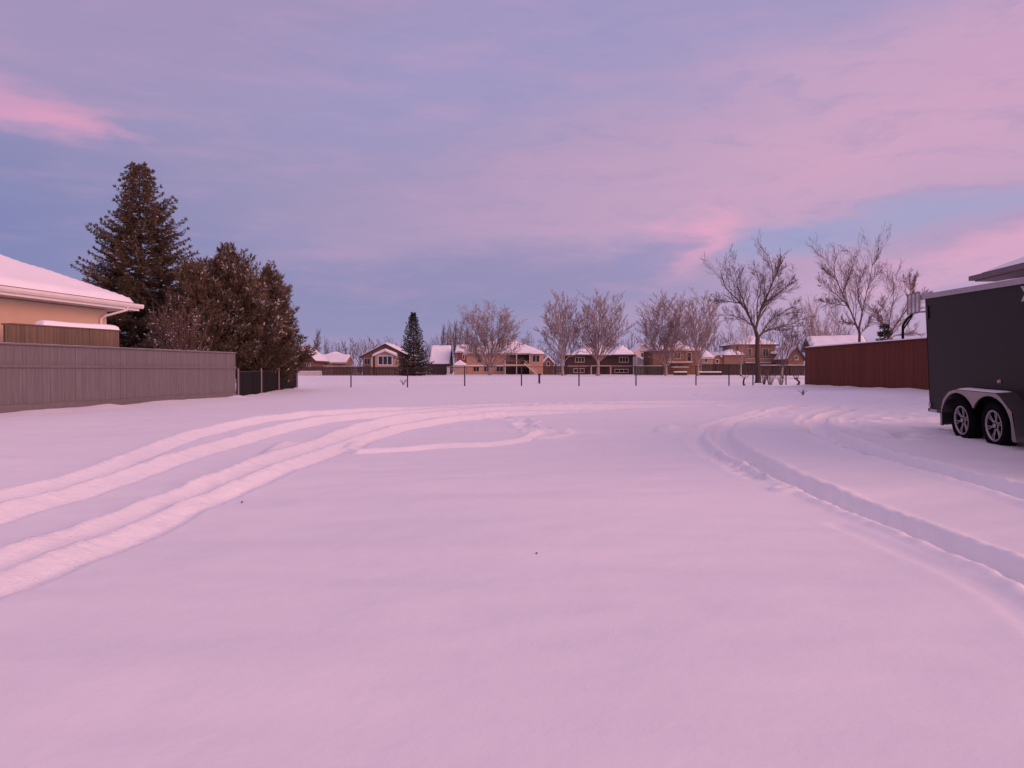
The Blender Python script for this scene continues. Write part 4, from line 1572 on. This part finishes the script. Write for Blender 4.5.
# far-off wood that closes the horizon
b = MB()
wq = random.Random(77)
for k in range(2600):
    d_ = wq.uniform(330, 430)
    a_ = wq.uniform(-0.95, 0.95)
    x = a_ * d_
    h_ = wq.uniform(3.5, 8.5) * (0.75 + 0.5 * (mnoise.noise(Vector((x * 0.03, 0, 2.0))) + 0.5))
    lean = wq.uniform(-.6, .6)
    b.tube([(x, d_, 0), (x + lean, d_, h_)], [0.16, 0.03], 3, cap=False)
    for j in range(3):
        z_ = h_ * wq.uniform(.3, .8)
        b.tube([(x + lean * z_ / h_, d_, z_), (x + wq.uniform(-1.6, 1.6), d_ + wq.uniform(-1, 1), min(h_, z_ + wq.uniform(1, 2.6)))], [0.07, 0.02], 3, cap=False)
wood = b.build('far_wood', M['twig_far'])
tag(wood, 'low hazy line of leafless woodland along the horizon', 'woodland', kind='stuff')


# ------------------------------------------------------------------ conifers
def spray(mb, p, d, L, w, q, n=5, mi=0, snow=0.0):
    """a tuft of needles: kite shaped blades round an axis"""
    d = d.normalized()
    ax = Vector((0, 0, 1)) if abs(d.z) < 0.9 else Vector((1, 0, 0))
    u = d.cross(ax).normalized()
    v = d.cross(u)
    for k in range(n):
        t = math.pi * (k + q.random()) / n * 2
        e = (u * math.cos(t) + v * math.sin(t))
        s_ = q.uniform(0.0, 0.45)
        a_ = p + d * (L * s_)
        tip = p + d * (L * min(1.05, s_ + q.uniform(.45, .7))) + e * (w * q.uniform(0.6, 1.3))
        md = (a_ + tip) * 0.5
        sd = (tip - a_).cross(e + Vector((q.gauss(0, .6), q.gauss(0, .6), q.gauss(0, .6))))
        if sd.length < 1e-6:
            continue
        sd = sd.normalized() * (w * q.uniform(0.15, 0.30))
        mb.add([a_, md + sd, tip, md - sd], [(0, 1, 2, 3)], mi)
    if snow and q.random() < snow * max(0.05, 0.5 + 2.6 * mnoise.noise(p * 0.85)):
        up = Vector((0, 0, w * 0.35))
        h = (u if abs(u.z) < abs(v.z) else v)
        h = Vector((h.x, h.y, 0))
        if h.length > 1e-3:
            h = h.normalized() * (w * q.uniform(0.6, 1.2))
            a_ = p + d * (L * 0.2) + up
            c_ = p + d * (L * q.uniform(.6, .95)) + up
            m_ = (a_ + c_) * 0.5
            mb.add([a_, m_ + h - up * 0.5, c_, m_ - h - up * 0.5, m_ + up * 1.2], [(0, 1, 4), (1, 2, 4), (2, 3, 4), (3, 0, 4)], 1)


def spruce(name, label, loc, H, Rb, needle, seed, z_start=0.5, whorl=0.34, nb=8, droop=0.12, tuft=(0.34, 0.085), snow=0.03, prof=0.85, group=None, step=0.19, lopsided=0.12, full=1.0):
    q = random.Random(seed)
    t = thing(name, label, 'tree', loc, 0, group)
    tk = MB()
    tk.tube([(0, 0, -0.2), (0.02, 0.01, H * 0.4), (0, 0, H * 0.97)], [H * 0.018, H * 0.011, 0.015], 9)
    tk.build('trunk', M['bark'], t, smooth=True)
    m = MB()
    z = z_start
    while z < H - 0.15:
        f = (z - z_start) / (H - z_start)
        rr = Rb * (min(1.0, (1 - f) / full) ** prof if full < 1 else (1 - f) ** prof)
        if f < 0.16:
            rr *= 0.80 + 0.2 * f / 0.16
        k_n = max(4, int(nb * (0.55 + 0.6 * (1 - f))))
        a0 = q.uniform(0, 6.28)
        for k in range(k_n):
            a_ = a0 + 6.283 * (k + q.uniform(-.3, .3)) / k_n
            ll = max(0.16, rr * q.uniform(0.62, 1.16) * (1 + lopsided * math.sin(a_ * 2 + z)))
            dirx, diry = math.cos(a_), math.sin(a_)
            slope = -droop * 2.2 * (1 - f) + 0.75 * f ** 2
            p = Vector((0, 0, z + q.uniform(-.1, .1)))
            ns = max(3, int(ll / step))
            for j in range(1, ns + 1):
                u_ = j / ns
                rise = slope * ll * u_ + 0.26 * ll * u_ * u_ * (1 - 0.4 * f)
                c = p + Vector((dirx * ll * u_, diry * ll * u_, rise))
                if u_ < 0.25 and ll > 1.0:
                    continue
                tl = tuft[0] * (1.15 - 0.35 * u_)
                out = Vector((dirx, diry, slope + 0.5 * u_))
                if j == ns:
                    spray(m, c, out + Vector((0, 0, 0.25)), tl * 1.0, tuft[1], q, 8, 0, snow)
                wid = ll * 0.40 * (1 - u_) + 0.16
                for sgn in (-1, 1):
                    sd_dir = Vector((-diry * sgn, dirx * sgn, 0)) * 0.9 + out * 0.75 + Vector((0, 0, q.uniform(-.35, .12)))
                    w_ = wid * q.uniform(.6, 1.1)
                    nn = max(1, int(w_ / (tl * 0.55)))
                    sdn = sd_dir.normalized()
                    for e in range(nn):
                        spray(m, c + sdn * (e * tl * 0.55) + Vector((0, 0, -0.04 * e)), sdn, tl, tuft[1], q, 6, 0, snow)
        z += whorl * (0.75 + 0.5 * (1 - f)) * q.uniform(.8, 1.2)
    spray(m, Vector((0, 0, H - 0.45)), Vector((0, 0, 1)), 0.5, 0.07, q, 8, 0, 0)
    m.build('crown', [needle, M['roof_snow']], t)
    return t


d = 40.0
gX = PX(141, d)
gg = G(gX, d)
spruce('spruce_tree', 'tall dark spruce towering behind the bungalow roof and grey fence', (gX, d, gg), PZ(167, d) - gg, 2.6, M['needle'], 101, 1.2, 0.30, 14, 0.10, (0.29, 0.10), 0.03,
       0.72, full=0.60, step=0.15)
d = 118.0
gX = PX(413.5, d)
gg = G(gX, d)
spruce('spruce_tree', 'lone dark spruce standing before the far houses left of the orange house', (gX, d, gg), PZ(313, d) - gg, 3.0, M['needle_far'], 102, 0.4, 0.34, 12, 0.12, (0.45, 0.14), 0.05,
       0.95, step=0.24)


def juniper(label, loc, H, Rx, Ry, seed, nplume=120, snow=0.06, group=None, lo=0.24, mat_=None, wide=0.42):
    """dense upright evergreen made of many rising plumes"""
    q = random.Random(seed)
    t = thing('juniper_tree', label, 'tree', loc, 0, group)
    tk = MB()
    for k in range(4):
        a_ = q.uniform(0, 6.28)
        e = Vector((math.cos(a_) * Rx * 0.3, math.sin(a_) * Ry * 0.3, H * 0.75))
        tk.tube([(math.cos(a_) * 0.08, math.sin(a_) * 0.08, -0.1), (e.x * 0.4, e.y * 0.4, H * 0.35), tuple(e)], [0.11, 0.07, 0.02], 7)
    tk.build('trunk', M['bark'], t, smooth=True)
    m = MB()
    for k in range(nplume):
        f = lo + (1 - lo) * (k + q.random()) / nplume         # height at which the plume ends
        env = math.sin(math.pi * min(1, max(0.0, f * (1 - wide) + wide) ** 1.0)) ** 0.8 if f > 0.0 else 0
        env = max(0.06, min(1.0, (1 - f) ** 0.50 * 1.22)) * min(1.0, 0.75 + f)
        a_ = q.uniform(0, 6.28)
        rr = env * q.uniform(0.45, 1.25)
        end = Vector((math.cos(a_) * Rx * rr, math.sin(a_) * Ry * rr, f * H * q.uniform(.90, 1.06)))
        st_p = Vector((end.x * 0.35, end.y * 0.35, max(0.1, end.z - q.uniform(0.5, 1.5) - 0.5 * f)))
        ax = end - st_p
        n = int(8 + ax.length * 7)
        pr_ = q.uniform(0.22, 0.42)
        for j in range(n):
            u_ = (j + q.random()) / n
            c = st_p + ax * u_
            taper = (1 - u_) ** 0.6
            for e in range(4):
                b_ = q.uniform(0, 6.28)
                o = Vector((math.cos(b_), math.sin(b_), q.uniform(-.2, .4))) * (pr_ * taper * q.uniform(.3, 1.0))
                dr = o.normalized() * 0.75 + ax.normalized() * 0.9
                spray(m, c + o * 0.8, dr, q.uniform(.22, .40), 0.065, q, 5, 0, snow * 0.6)
    m.build('crown', [mat_ or M['juniper'], M['roof_snow']], t)
    return t


for lab, d, px, top, hw, seed, npl, sn_ in [
    ('tall bushy juniper dusted with snow, highest of the clump behind the black fence', 38.5, 230, 253, 62, 111, 460, 0.24),
    ('bushy snow-flecked juniper at the right end of the clump by the black fence', 41.5, 269, 270, 36, 112, 300, 0.26),
    ('shorter juniper at the left of the clump, in front of the tall spruce', 36.5, 196, 264, 46, 113, 300, 0.16),
]:
    X = PX(px, d)
    g_ = G(X, d)
    juniper(lab, (X, d, g_), PZ(top, d) - g_, hw / F * d, hw / F * d * 0.9, seed, npl, sn_, 'junipers behind the black fence')

d = 45.0
gX = PX(884, d)
gg = G(gX, d)
spruce('spruce_tree', 'small dark evergreen peeking over the red fence under the hoop tree', (gX, d, gg), PZ(326, d) - gg, 1.1, M['needle_far'], 103, 0.4, 0.30, 9, 0.12, (0.3, 0.1), 0.03, 0.9, step=0.22)

# snowy twiggy shrub behind the end of the grey fence
d = 34.0
X = PX(181, d)
q = random.Random(5)
t = thing('shrub', 'snow dusted twiggy shrub between the spruce and the junipers behind the grey fence', 'shrub', (X, d, G(X, d)))
b, s_b = MB(), MB()
for k in range(70):
    a_ = q.uniform(0, 6.28)
    o = q.uniform(0.3, 1) * 1.5
    top = q.uniform(2.4, 4.0)
    p = [(math.cos(a_) * o * 0.15, math.sin(a_) * o * 0.15, 0), (math.cos(a_) * o * 0.6, math.sin(a_) * o * 0.6, top * 0.6), (math.cos(a_) * o, math.sin(a_) * o, top)]
    (s_b if k < 20 else b).tube(p, [0.025, 0.015, 0.007], 4, cap=False)
    grow(b, p, [0.025, 0.015, 0.007], 1, 2, q, (9, 5), 0.3, 0.75, 0.05, 0.2, 0.006, (4, 3, 3, 3))
nv = len(b.v)
for k in range(420):
    v = Vector(b.v[q.randrange(nv)])
    if v.z > 1.2:
        spray(b, v, Vector((q.gauss(0, 1), q.gauss(0, 1), 0.3)), 0.13, 0.04, q, 0, 0, 1.0)
s_b.build('stem', M['bark_mid'], t)
b.build('twigs', [M['shrub_twig'], M['roof_snow']], t)

# ------------------------------------------------------------------ far houses
g1 = 'houses beyond the park'
# brown gabled house half behind the junipers
far_house('house', 'brown gabled house peeking out right of the junipers', 288, 317, 140, 374, 361, 348, 'gable_y', M['siding_brown'], M['fascia_dark'], [(307, 310, 363, 367, 2)], 9, 0.5, g1, seed=1)
t, cx, hg_ = far_house('garage', 'low peach garage with bright snowy roof near the left poplars', 316, 347, 150, 374, 362.2, 355, 'gable_x', M['stucco_or2'], M['trim_cream'], [], 7, 0.4, None, seed=2, cat='garage')
b = MB()
b.box(L_(322, 150, cx), L_(333, 150, cx), -0.05, -0.004, 0.0, 2.1)
b.build('garage_door', M['siding_beige'], t)
far_house('house', 'snow roofed house behind the peach garage', 318, 345, 172, 372, 358, 352, 'hip', M['siding_brown'], M['fascia_dark'], [], 8, 0.5, g1, seed=21)
d = 140
t, cx, hg_ = far_house('house', 'brown gabled house with wide white framed bay window left of the lone spruce', 360, 411, d, 374, 356.5, 343.5, 'gable_y', M['siding_brown'], M['fascia_dark'],
                       [(364.5, 370, 358.5, 364.5, 2)], 10, 0.5, g1, seed=3, trim=M['trim_cream'])
b = MB()      # projecting front bay with its own gable
xa, xb = L_(376.5, d, cx), L_(397, d, cx)
zb = PZ(355, d) - hg_
b.prism([(xa, -0.3), (xb, -0.3), (xb, zb), ((xa + xb) / 2, PZ(351, d) - hg_), (xa, zb)], -1.4, -0.002)
bay = b.build('bay', M['siding_beige'], t)
window(bay, L_(380, d, cx), L_(393, d, cx), PZ(364.6, d) - hg_, PZ(356.5, d) - hg_, -1.4, 3, 0.14)
rf = roof(bay, 'gable_y', xa - 0.4, xb + 0.4, -1.9, 2.0, zb - 0.05, (PZ(349.8, d) - hg_ - zb) / ((xb - xa) / 2 + 0.4), M['trim_cream'], 0.16, 0.22, 16, 8, 4) if False else None
s = surf(roof_fn('gable_y', xa - 0.4, xb + 0.4, -1.9, 1.0, (PZ(349.8, d) - hg_ - zb) / ((xb - xa) / 2 + 0.4)), xa - 0.4, xb + 0.4, -1.9, 1.0, zb - 0.02, 16, 6, 0.22, 0.04, 3)
s.build('roof_snow', M['roof_snow'], bay, smooth=True)
b = MB()
pt = (PZ(349.8, d) - hg_ - zb) / ((xb - xa) / 2 + 0.4)
for sg in (-1, 1):
    xm, xo = (xa + xb) / 2, (xb + 0.4 if sg > 0 else xa - 0.4)
    b.bar((xm, -1.93, PZ(349.8, d) - hg_ - 0.16), (xo, -1.93, zb - 0.16), 0.06, 0.26)
b.build('bargeboard', M['trim_white'], bay)
for pa, pb in ((372.5, 374), (398, 399.5)):
    b = MB()
    b.box(L_(pa, d, cx), L_(pb, d, cx), -1.35, -1.2, 0.0, PZ(357, d) - hg_)
    b.build('porch_post', M['trim_cream'], t)
# steep snow covered roof
far_house('cabin', 'steep snow covered roof between the lone spruce and the poplars', 429, 450, 172, 372, 364, 346, 'gable_x', M['siding_dark'], M['fascia_dark'], [], 9, 0.4, None, seed=5,
          thick=0.3)
t, cx, hg_ = far_house('house', 'narrow red house with flat snowy top left of the orange house', 455, 468.5, 170, 373, 351.5, 345.5, 'gable_x', M['siding_red'], M['trim_white'],
                       [(463, 464.5, 355, 359, 1)], 6, 0.3, g1, seed=6, thick=0.3)
far_house('shed', 'small beige shed under a snowy pyramid roof beside the orange house', 453, 466.5, 146, 375.5, 365.3, 360.8, 'hip', M['siding_beige'], M['trim_cream'], [], 2.6, 0.25, None, seed=7,
          cat='shed')
# orange two storey house with a deck
d = 150
t, cx, hg_ = far_house('house', 'orange two storey house with a deck, stairs and broad snowy roof', 463, 545, d, 376, 353.3, 337, 'hip', M['stucco_or'], M['trim_cream'],
                       [(477.5, 481, 356.5, 362.8, 1), (473.5, 479, 367, 371.4, 2), (484, 489, 367, 371.4, 2), (496.5, 503, 367, 371.4, 2)], 13, 0.7, g1, seed=8, trim=M['trim_cream'])
fy_ = 0.0
b = MB()
b.box(L_(466.5, d, cx), L_(505, d, cx), -0.06, -0.003, PZ(366.2, d) - hg_, PZ(364.9, d) - hg_)
b.build('belly_band', M['trim_white'], t)
b = MB()      # flat dark panels standing in for the shade above and under the deck
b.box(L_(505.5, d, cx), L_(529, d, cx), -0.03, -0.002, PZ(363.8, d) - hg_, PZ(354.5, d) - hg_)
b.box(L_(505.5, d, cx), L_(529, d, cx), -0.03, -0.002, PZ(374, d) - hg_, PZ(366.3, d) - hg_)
b.build('recess_shade', M['siding_dark'], t)
b = MB()
b.box(L_(505, d, cx), L_(530.5, d, cx), -2.6, -0.004, PZ(366.0, d) - hg_, PZ(364.6, d) - hg_)
dk = b.build('deck', M['trim_cream'], t)
for px in (505.3, 516.5, 529.5):
    b = MB()
    b.box(L_(px, d, cx) - 0.09, L_(px, d, cx) + 0.09, -2.55, -2.35, -0.2, PZ(354.5, d) - hg_)
    b.build('deck_post', M['trim_cream'], dk)
b = MB()
b.box(L_(505.6, d, cx), L_(529, d, cx), -2.50, -2.42, PZ(361.3, d) - hg_, PZ(360.8, d) - hg_)
x = L_(505.8, d, cx)
while x < L_(529, d, cx):
    b.box(x, x + 0.04, -2.49, -2.43, PZ(364.5, d) - hg_, PZ(361.35, d) - hg_)
    x += 0.22
b.build('railing', M['siding_brown'], dk)
b = MB()
n = 11
for k in range(n):
    px = 525 + 12.5 * k / n
    zz = PZ(365 + 10.0 * k / n, d) - hg_
    b.box(L_(px, d, cx), L_(px + 1.4, d, cx), -3.9, -2.7, zz - 0.12, zz)
b.bar((L_(524, d, cx), -3.95, PZ(363.6, d) - hg_), (L_(537, d, cx), -3.95, PZ(374.4, d) - hg_), 0.08, 0.35)
b.bar((L_(524, d, cx), -3.95, PZ(360.8, d) - hg_), (L_(537, d, cx), -3.95, PZ(371.4, d) - hg_), 0.08, 0.10)
b.build('stairs', M['trim_cream'], dk)
b = MB()
b.box(L_(530.2, d, cx), L_(542.6, d, cx), -2.4, -0.002, -0.2, PZ(354.6, d) - hg_)
wg = b.build('wing', M['stucco_or'], t)
window(wg, L_(532.2, d, cx), L_(539, d, cx), PZ(362, d) - hg_, PZ(355.6, d) - hg_, -2.4, 2, 0.12, M['trim_cream'])
s = surf(roof_fn('hip', L_(529, d, cx), L_(544, d, cx), -3.0, 1.0, 0.35), L_(529, d, cx), L_(544, d, cx), -3.0, 1.0, PZ(354.2, d) - hg_, 14, 8, 0.2, 0.03, 2)
s.build('roof_snow', M['roof_snow'], wg, smooth=True)
b = MB()
b.box(L_(490, d, cx), L_(493, d, cx), 5.6, 6.2, PZ(342, d) - hg_, PZ(336.5, d) - hg_)
b.build('chimney', M['brick'], t)

far_house('house', 'small distant snowy gabled house right of the orange house', 541.5, 555, 175, 374, 363.5, 356, 'gable_y', M['siding_brown'], M['trim_white'], [(547, 549.5, 362, 365.5, 1)], 7, 0.3, g1,
          seed=9)
# dark two storey house
d = 150
t, cx, hg_ = far_house('house', 'dark brown two storey house with two white framed upper windows', 566, 636, d, 375, 355, 344.5, 'hip', M['siding_dark'], M['fascia_dark'],
                       [(575.5, 584, 357.5, 362, 3), (619.5, 628, 357.5, 362, 3), (574, 584, 368.8, 372.4, 3), (615, 628, 369.5, 372.2, 3)], 13, 0.6, g1, seed=10, trim=M['trim_cream'])
for px0, px1, top in [(576, 594, 347), (612, 634, 346)]:
    xa, xb = L_(px0, d, cx), L_(px1, d, cx)
    pz_ = PZ(354.6, d) - hg_
    pit2 = (PZ(top, d) - hg_ - pz_) / ((xb - xa) / 2)
    b = surf(roof_fn('hip', xa, xb, -1.2, 8.0, pit2), xa, xb, -1.2, 8.0, pz_ + 0.02, 16, 12, 0.2, 0.05, 6)
    b.add([(xa, -1.2, pz_ - 0.2), (xb, -1.2, pz_ - 0.2), (xb, -1.2, pz_ + 0.02), (xa, -1.2, pz_ + 0.02)], [(0, 1, 2, 3)], 1)
    b.add([(xa, -1.2, pz_ - 0.2), (xb, -1.2, pz_ - 0.2), (xb, -0.55, pz_ - 0.2), (xa, -0.55, pz_ - 0.2)], [(3, 2, 1, 0)], 1)
    b.build('dormer_roof', [M['roof_snow'], M['fascia_dark']], t, smooth=False)
b = MB()
b.box(L_(592, d, cx), L_(596, d, cx), 4.0, 5.2, PZ(350, d) - hg_, PZ(342.6, d) - hg_)
b.build('chimney', M['brick'], t)
b = MB()      # light surround of the walk-out patio
b.box(L_(590, d, cx), L_(610.5, d, cx), -1.2, -0.003, PZ(366.2, d) - hg_, PZ(365.4, d) - hg_)
b.box(L_(590, d, cx), L_(591.2, d, cx), -1.2, -0.9, -0.2, PZ(366.25, d) - hg_)
b.box(L_(609.3, d, cx), L_(610.5, d, cx), -1.2, -0.9, -0.2, PZ(366.25, d) - hg_)
b.build('porch', M['siding_beige'], t)
b = MB()
b.box(L_(567.5, d, cx), L_(634.5, d, cx), -0.05, -0.004, PZ(366.4, d) - hg_, PZ(365.6, d) - hg_)
b.build('belly_band', M['siding_beige'], t)
# white gabled house
d = 165
t, cx, hg_ = far_house('house', 'white gabled house with steep snowy porch roof right of the dark house', 632, 656, d, 374, 353, 343, 'gable_y', M['siding_white'], M['trim_white'],
                       [(641, 643, 353, 358, 1), (647, 651, 353, 358, 2)], 9, 0.5, g1, seed=11)
b = MB()
b.hexa([(L_(634, d, cx), -2.5, PZ(356, d) - hg_), (L_(648, d, cx), -2.5, PZ(362, d) - hg_), (L_(648, d, cx), -0.004, PZ(362, d) - hg_), (L_(634, d, cx), -0.004, PZ(356, d) - hg_)],
       [(L_(634, d, cx), -2.5, PZ(354.6, d) - hg_), (L_(648, d, cx), -2.5, PZ(360.6, d) - hg_), (L_(648, d, cx), -0.004, PZ(360.6, d) - hg_), (L_(634, d, cx), -0.004, PZ(354.6, d) - hg_)])
b.build('porch_roof', M['roof_snow'], t)
for pa, pt_ in ((647, 362), (634.4, 356.2)):
    b = MB()
    b.box(L_(pa, d, cx), L_(pa + 0.8, d, cx), -2.4, -2.2, -0.2, PZ(pt_, d) - hg_)
    b.build('porch_post', M['trim_white'], t)
# brown house
d = 146
t, cx, hg_ = far_house('house', 'reddish brown house with stepped decks behind the two pale trees', 650, 704, d, 374, 349.6, 343.5, 'hip', M['siding_brown'], M['trim_cream'],
                       [(667, 670, 355, 361, 1), (674, 680, 352.5, 358.5, 2), (687, 691, 353, 361, 1)], 11, 0.6, g1, seed=12, trim=M['trim_cream'])
xa, xb = L_(667, d, cx), L_(690, d, cx)
pz_ = PZ(348.8, d) - hg_
b = surf(roof_fn('hip', xa, xb, 0.5, 9.5, (PZ(339, d) - hg_ - pz_) / ((xb - xa) / 2)), xa, xb, 0.5, 9.5, pz_, 18, 14, 0.2, 0.06, 8)
b.build('upper_roof', M['roof_snow'], t, smooth=True)
b = MB()
b.box(L_(666, d, cx), L_(690, d, cx), -2.4, -0.004, PZ(363.6, d) - hg_, PZ(362.4, d) - hg_)
b.box(L_(668, d, cx), L_(684, d, cx), -4.2, -2.402, PZ(368.2, d) - hg_, PZ(367.3, d) - hg_)
dk = b.build('deck', M['siding_brown'], t)
b = MB()
b.box(L_(666.2, d, cx), L_(689.8, d, cx), -2.38, -0.01, PZ(362.38, d) - hg_, PZ(361.9, d) - hg_)
b.box(L_(668.2, d, cx), L_(683.8, d, cx), -4.18, -2.42, PZ(367.28, d) - hg_, PZ(366.8, d) - hg_)
b.build('deck_snow', M['roof_snow'], dk)
for px in (666.8, 674, 682, 689.2):
    b = MB()
    b.box(L_(px, d, cx) - .08, L_(px, d, cx) + .08, -2.3, -2.1, -0.2, PZ(363.7, d) - hg_)
    b.build('deck_post', M['siding_brown'], dk)
# little snowy roofs
far_house('house', 'small snowy roofed house just right of the reddish brown house', 701, 714, 168, 373, 357.5, 350.5, 'hip', M['siding_beige'], M['trim_white'], [(705, 707, 359, 362, 1)], 7, 0.3, g1, seed=13)
far_house('house', 'low snowy roofed house left of the rust coloured house', 711, 724, 176, 373, 359, 352.5, 'gable_y', M['siding_brown'], M['trim_white'], [(716, 718.5, 359.5, 363, 1)], 7, 0.3, g1, seed=14)
# rust coloured house
d = 150
t, cx, hg_ = far_house('house', 'tall rust coloured house with balcony behind the large dark tree', 735, 778, d, 372, 344.5, 335.5, 'hip', M['stucco_or2'], M['fascia_dark'],
                       [(748, 751, 349, 356, 1), (763, 768, 349, 356, 2)], 11, 0.6, g1, seed=15, trim=M['trim_cream'])
b = MB()
b.box(L_(722, d, cx), L_(742, d, cx), -1.5, -0.01, -0.2, PZ(355.5, d) - hg_)
wg = b.build('wing', M['stucco_or2'], t)
s = surf(roof_fn('hip', L_(720.5, d, cx), L_(742.5, d, cx), -2.0, 4.0, 0.5), L_(720.5, d, cx), L_(742.5, d, cx), -2.0, 4.0, PZ(355.2, d) - hg_, 18, 10, 0.2, 0.05, 9)
s.build('roof_snow', M['roof_snow'], wg, smooth=True)
b = MB()
b.box(L_(770, d, cx), L_(787, d, cx), -1.0, 4.0, -0.2, PZ(354, d) - hg_)
w2 = b.build('side_wing', M['siding_brown'], t)
s = surf(roof_fn('hip', L_(769, d, cx), L_(788.5, d, cx), -1.5, 4.5, 0.4), L_(769, d, cx), L_(788.5, d, cx), -1.5, 4.5, PZ(353.8, d) - hg_, 16, 8, 0.18, 0.05, 9)
s.build('roof_snow', M['roof_snow'], w2, smooth=True)
b = MB()
b.box(L_(742.5, d, cx), L_(768, d, cx), -1.8, -0.01, PZ(363.2, d) - hg_, PZ(362, d) - hg_)
b.box(L_(742.5, d, cx), L_(768, d, cx), -1.8, -1.7, PZ(359, d) - hg_, PZ(358.5, d) - hg_)
for k in range(18):
    px = 742.7 + 25 * k / 17
    b.box(L_(px, d, cx), L_(px, d, cx) + .06, -1.78, -1.72, PZ(361.9, d) - hg_, PZ(359.05, d) - hg_)
b.build('balcony', M['trim_cream'], t)
far_house('house', 'dark steep gabled house in the gap left of the red fence', 786, 806, 142, 372, 359.5, 346.5, 'gable_y', M['siding_brown'], M['fascia_dark'], [(795, 797.5, 356, 359.5, 1)], 9, 0.4, g1,
          seed=16, thick=0.12)
# long snowy roof above the red fence
t, cx, hg_ = far_house('house', 'low house with long bright snowy roof showing above the red fence', 811, 868, 82, 372, 348.2, 336.5, 'gable_x', M['siding_brown'], M['fascia_dark'], [], 6, 0.5, g1,
                       seed=17, thick=0.25)
t.rotation_euler = (0, 0, R(-13))


# ------------------------------------------------------------------ fences and low things beyond the park
def far_fence(label, px0, px1, d, py_top, m, name='garden_fence', snow=0.0, h=None, seed=0, d1=None):
    p0 = (PX(px0, d), d)
    p1 = (PX(px1, d1 or d), d1 or d)
    t0, t1 = PZ(py_top, d), PZ(py_top, d1 or d)
    return board_fence(name, label, p0, p1, 1.6, 0.24, (m, m), rails=(0.3,), cap=0.05, top_z=(t0, t1), snow=snow, group='garden fences beyond the park', seed=seed, gap=0.03, posts=2.6)


far_fence('low pale snow dusted fence right of the junipers', 292, 322, 124, 371.6, M['white_fence'], snow=0.06, seed=1)
far_fence('dark brown fence behind the low pale fence by the junipers', 290, 323, 132, 366.8, M['brown_fence'], seed=2)
far_fence('brown fence running in front of the peach garage', 322.5, 362, 126, 366.6, M['brown_fence'], seed=3, snow=0.04)
far_fence('brown fence before the house with the bay window', 362.5, 426, 124, 367.2, M['brown_fence'], seed=4)
far_fence('dark brown fence below the steep snowy roof', 427, 446, 128, 365.4, M['dark_fence'], seed=5)
far_fence('olive fence below the white gabled house', 634, 663, 130, 366.3, M['olive_fence'], seed=6, snow=0.05)
far_fence('dark fence between the slender pale tree and the large dark tree', 702, 757, 132, 364.5, M['dark_fence'], seed=7)
far_fence('dark fence right of the large dark tree with snow below it', 758, 806, 120, 365.6, M['dark_fence'], seed=8, snow=0.06)
far_fence('dark fence in the gap between the orange and dark houses', 543, 567, 136, 366.5, M['brown_fence'], seed=9)

# pale gate post beside the shed
d = 140
X = PX(448.4, d)
gp = thing('gate_post', 'pale square gate post left of the small beige shed', 'post', (X, d, G(X, d)))
b = MB()
b.box(-0.25, 0.25, -0.2, 0.2, -0.2, PZ(367.2, d) - G(X, d))
b.build('shaft', M['siding_white'], gp)
b = MB()
b.box(-0.3, 0.3, -0.25, 0.25, PZ(367.2, d) - G(X, d) + 0.002, PZ(366.7, d) - G(X, d))
b.build('cap', M['roof_snow'], gp)
# snow topped timber walls
for lab, px0, px1, d in [('shorter snow topped timber edging below the reddish brown house', 673.5, 687, 128), ('longer snow topped timber edging right of the shorter one', 697.5, 721.5, 128)]:
    X0, X1 = PX(px0, d), PX(px1, d)
    g_ = G((X0 + X1) / 2, d)
    t = thing('timber_edging', lab, 'edging', ((X0 + X1) / 2, d, g_), 0, 'snow topped timber edging')
    b = MB()
    h_ = (X1 - X0) / 2
    zz = PZ(372.4, d) - g_
    for k in range(3):
        b.box(-h_, h_, -0.15 + 0.004 * k, 0.15, -0.1 + (zz + 0.1) * k / 3, -0.1 + (zz + 0.1) * (k + 1) / 3 - 0.01)
    b.build('timbers', M['dark_fence'], t)
    s = surf(lambda x, y: 0.0, -h_ - 0.02, h_ + 0.02, -0.18, 0.18, zz, 30, 6, 0.17, 0.05, 4, 0.12)
    s.build('snow_cap', M['roof_snow'], t, smooth=True)

# tap post in the park by the wire fence
d = 55
X = PX(539.3, d)
g_ = G(X, d)
t = thing('utility_post', 'short dark capped post standing in the park behind the wire fence', 'post', (X, d, g_))
b = MB()
b.box(-0.07, 0.07, -0.07, 0.07, -0.1, 0.62)
b.build('shaft', M['post_dark'], t)
b = MB()
b.box(-0.14, 0.14, -0.10, 0.10, 0.622, 0.70)
b.build('cap', M['black_metal'], t)
# dry weeds sticking through the snow
for lab, px, py, h_, n, sd in [('dark weed tuft poking out of the trampled snow before the red fence', 803, 395.5, 0.22, 10, 1),
                               ('small dry weed tuft beside the wire fence post left of the lone spruce', 403, 385, 0.45, 18, 2),
                               ('tiny dark twig lying on the snow left of the lower ruts', 241, 503, 0.025, 3, 3),
                               ('tiny dark twig in the middle of the smooth snow', 536, 555, 0.02, 3, 4)]:
    q = random.Random(sd)
    p = spot(px, py)
    t = thing('weed', lab, 'weed', (p[0], p[1], G(*p)))
    b = MB()
    for k in range(n):
        a_ = q.uniform(0, 6.28)
        o = h_ * q.uniform(.2, .9)
        hh = h_ * q.uniform(.5, 1)
        b.tube([(0, 0, -0.03), (math.cos(a_) * o * 0.4, math.sin(a_) * o * 0.4, hh * 0.7), (math.cos(a_) * o, math.sin(a_) * o, hh)], [0.006 if h_ > .1 else .003] * 3, 4)
    b.build('stalks', M['bark'], t)
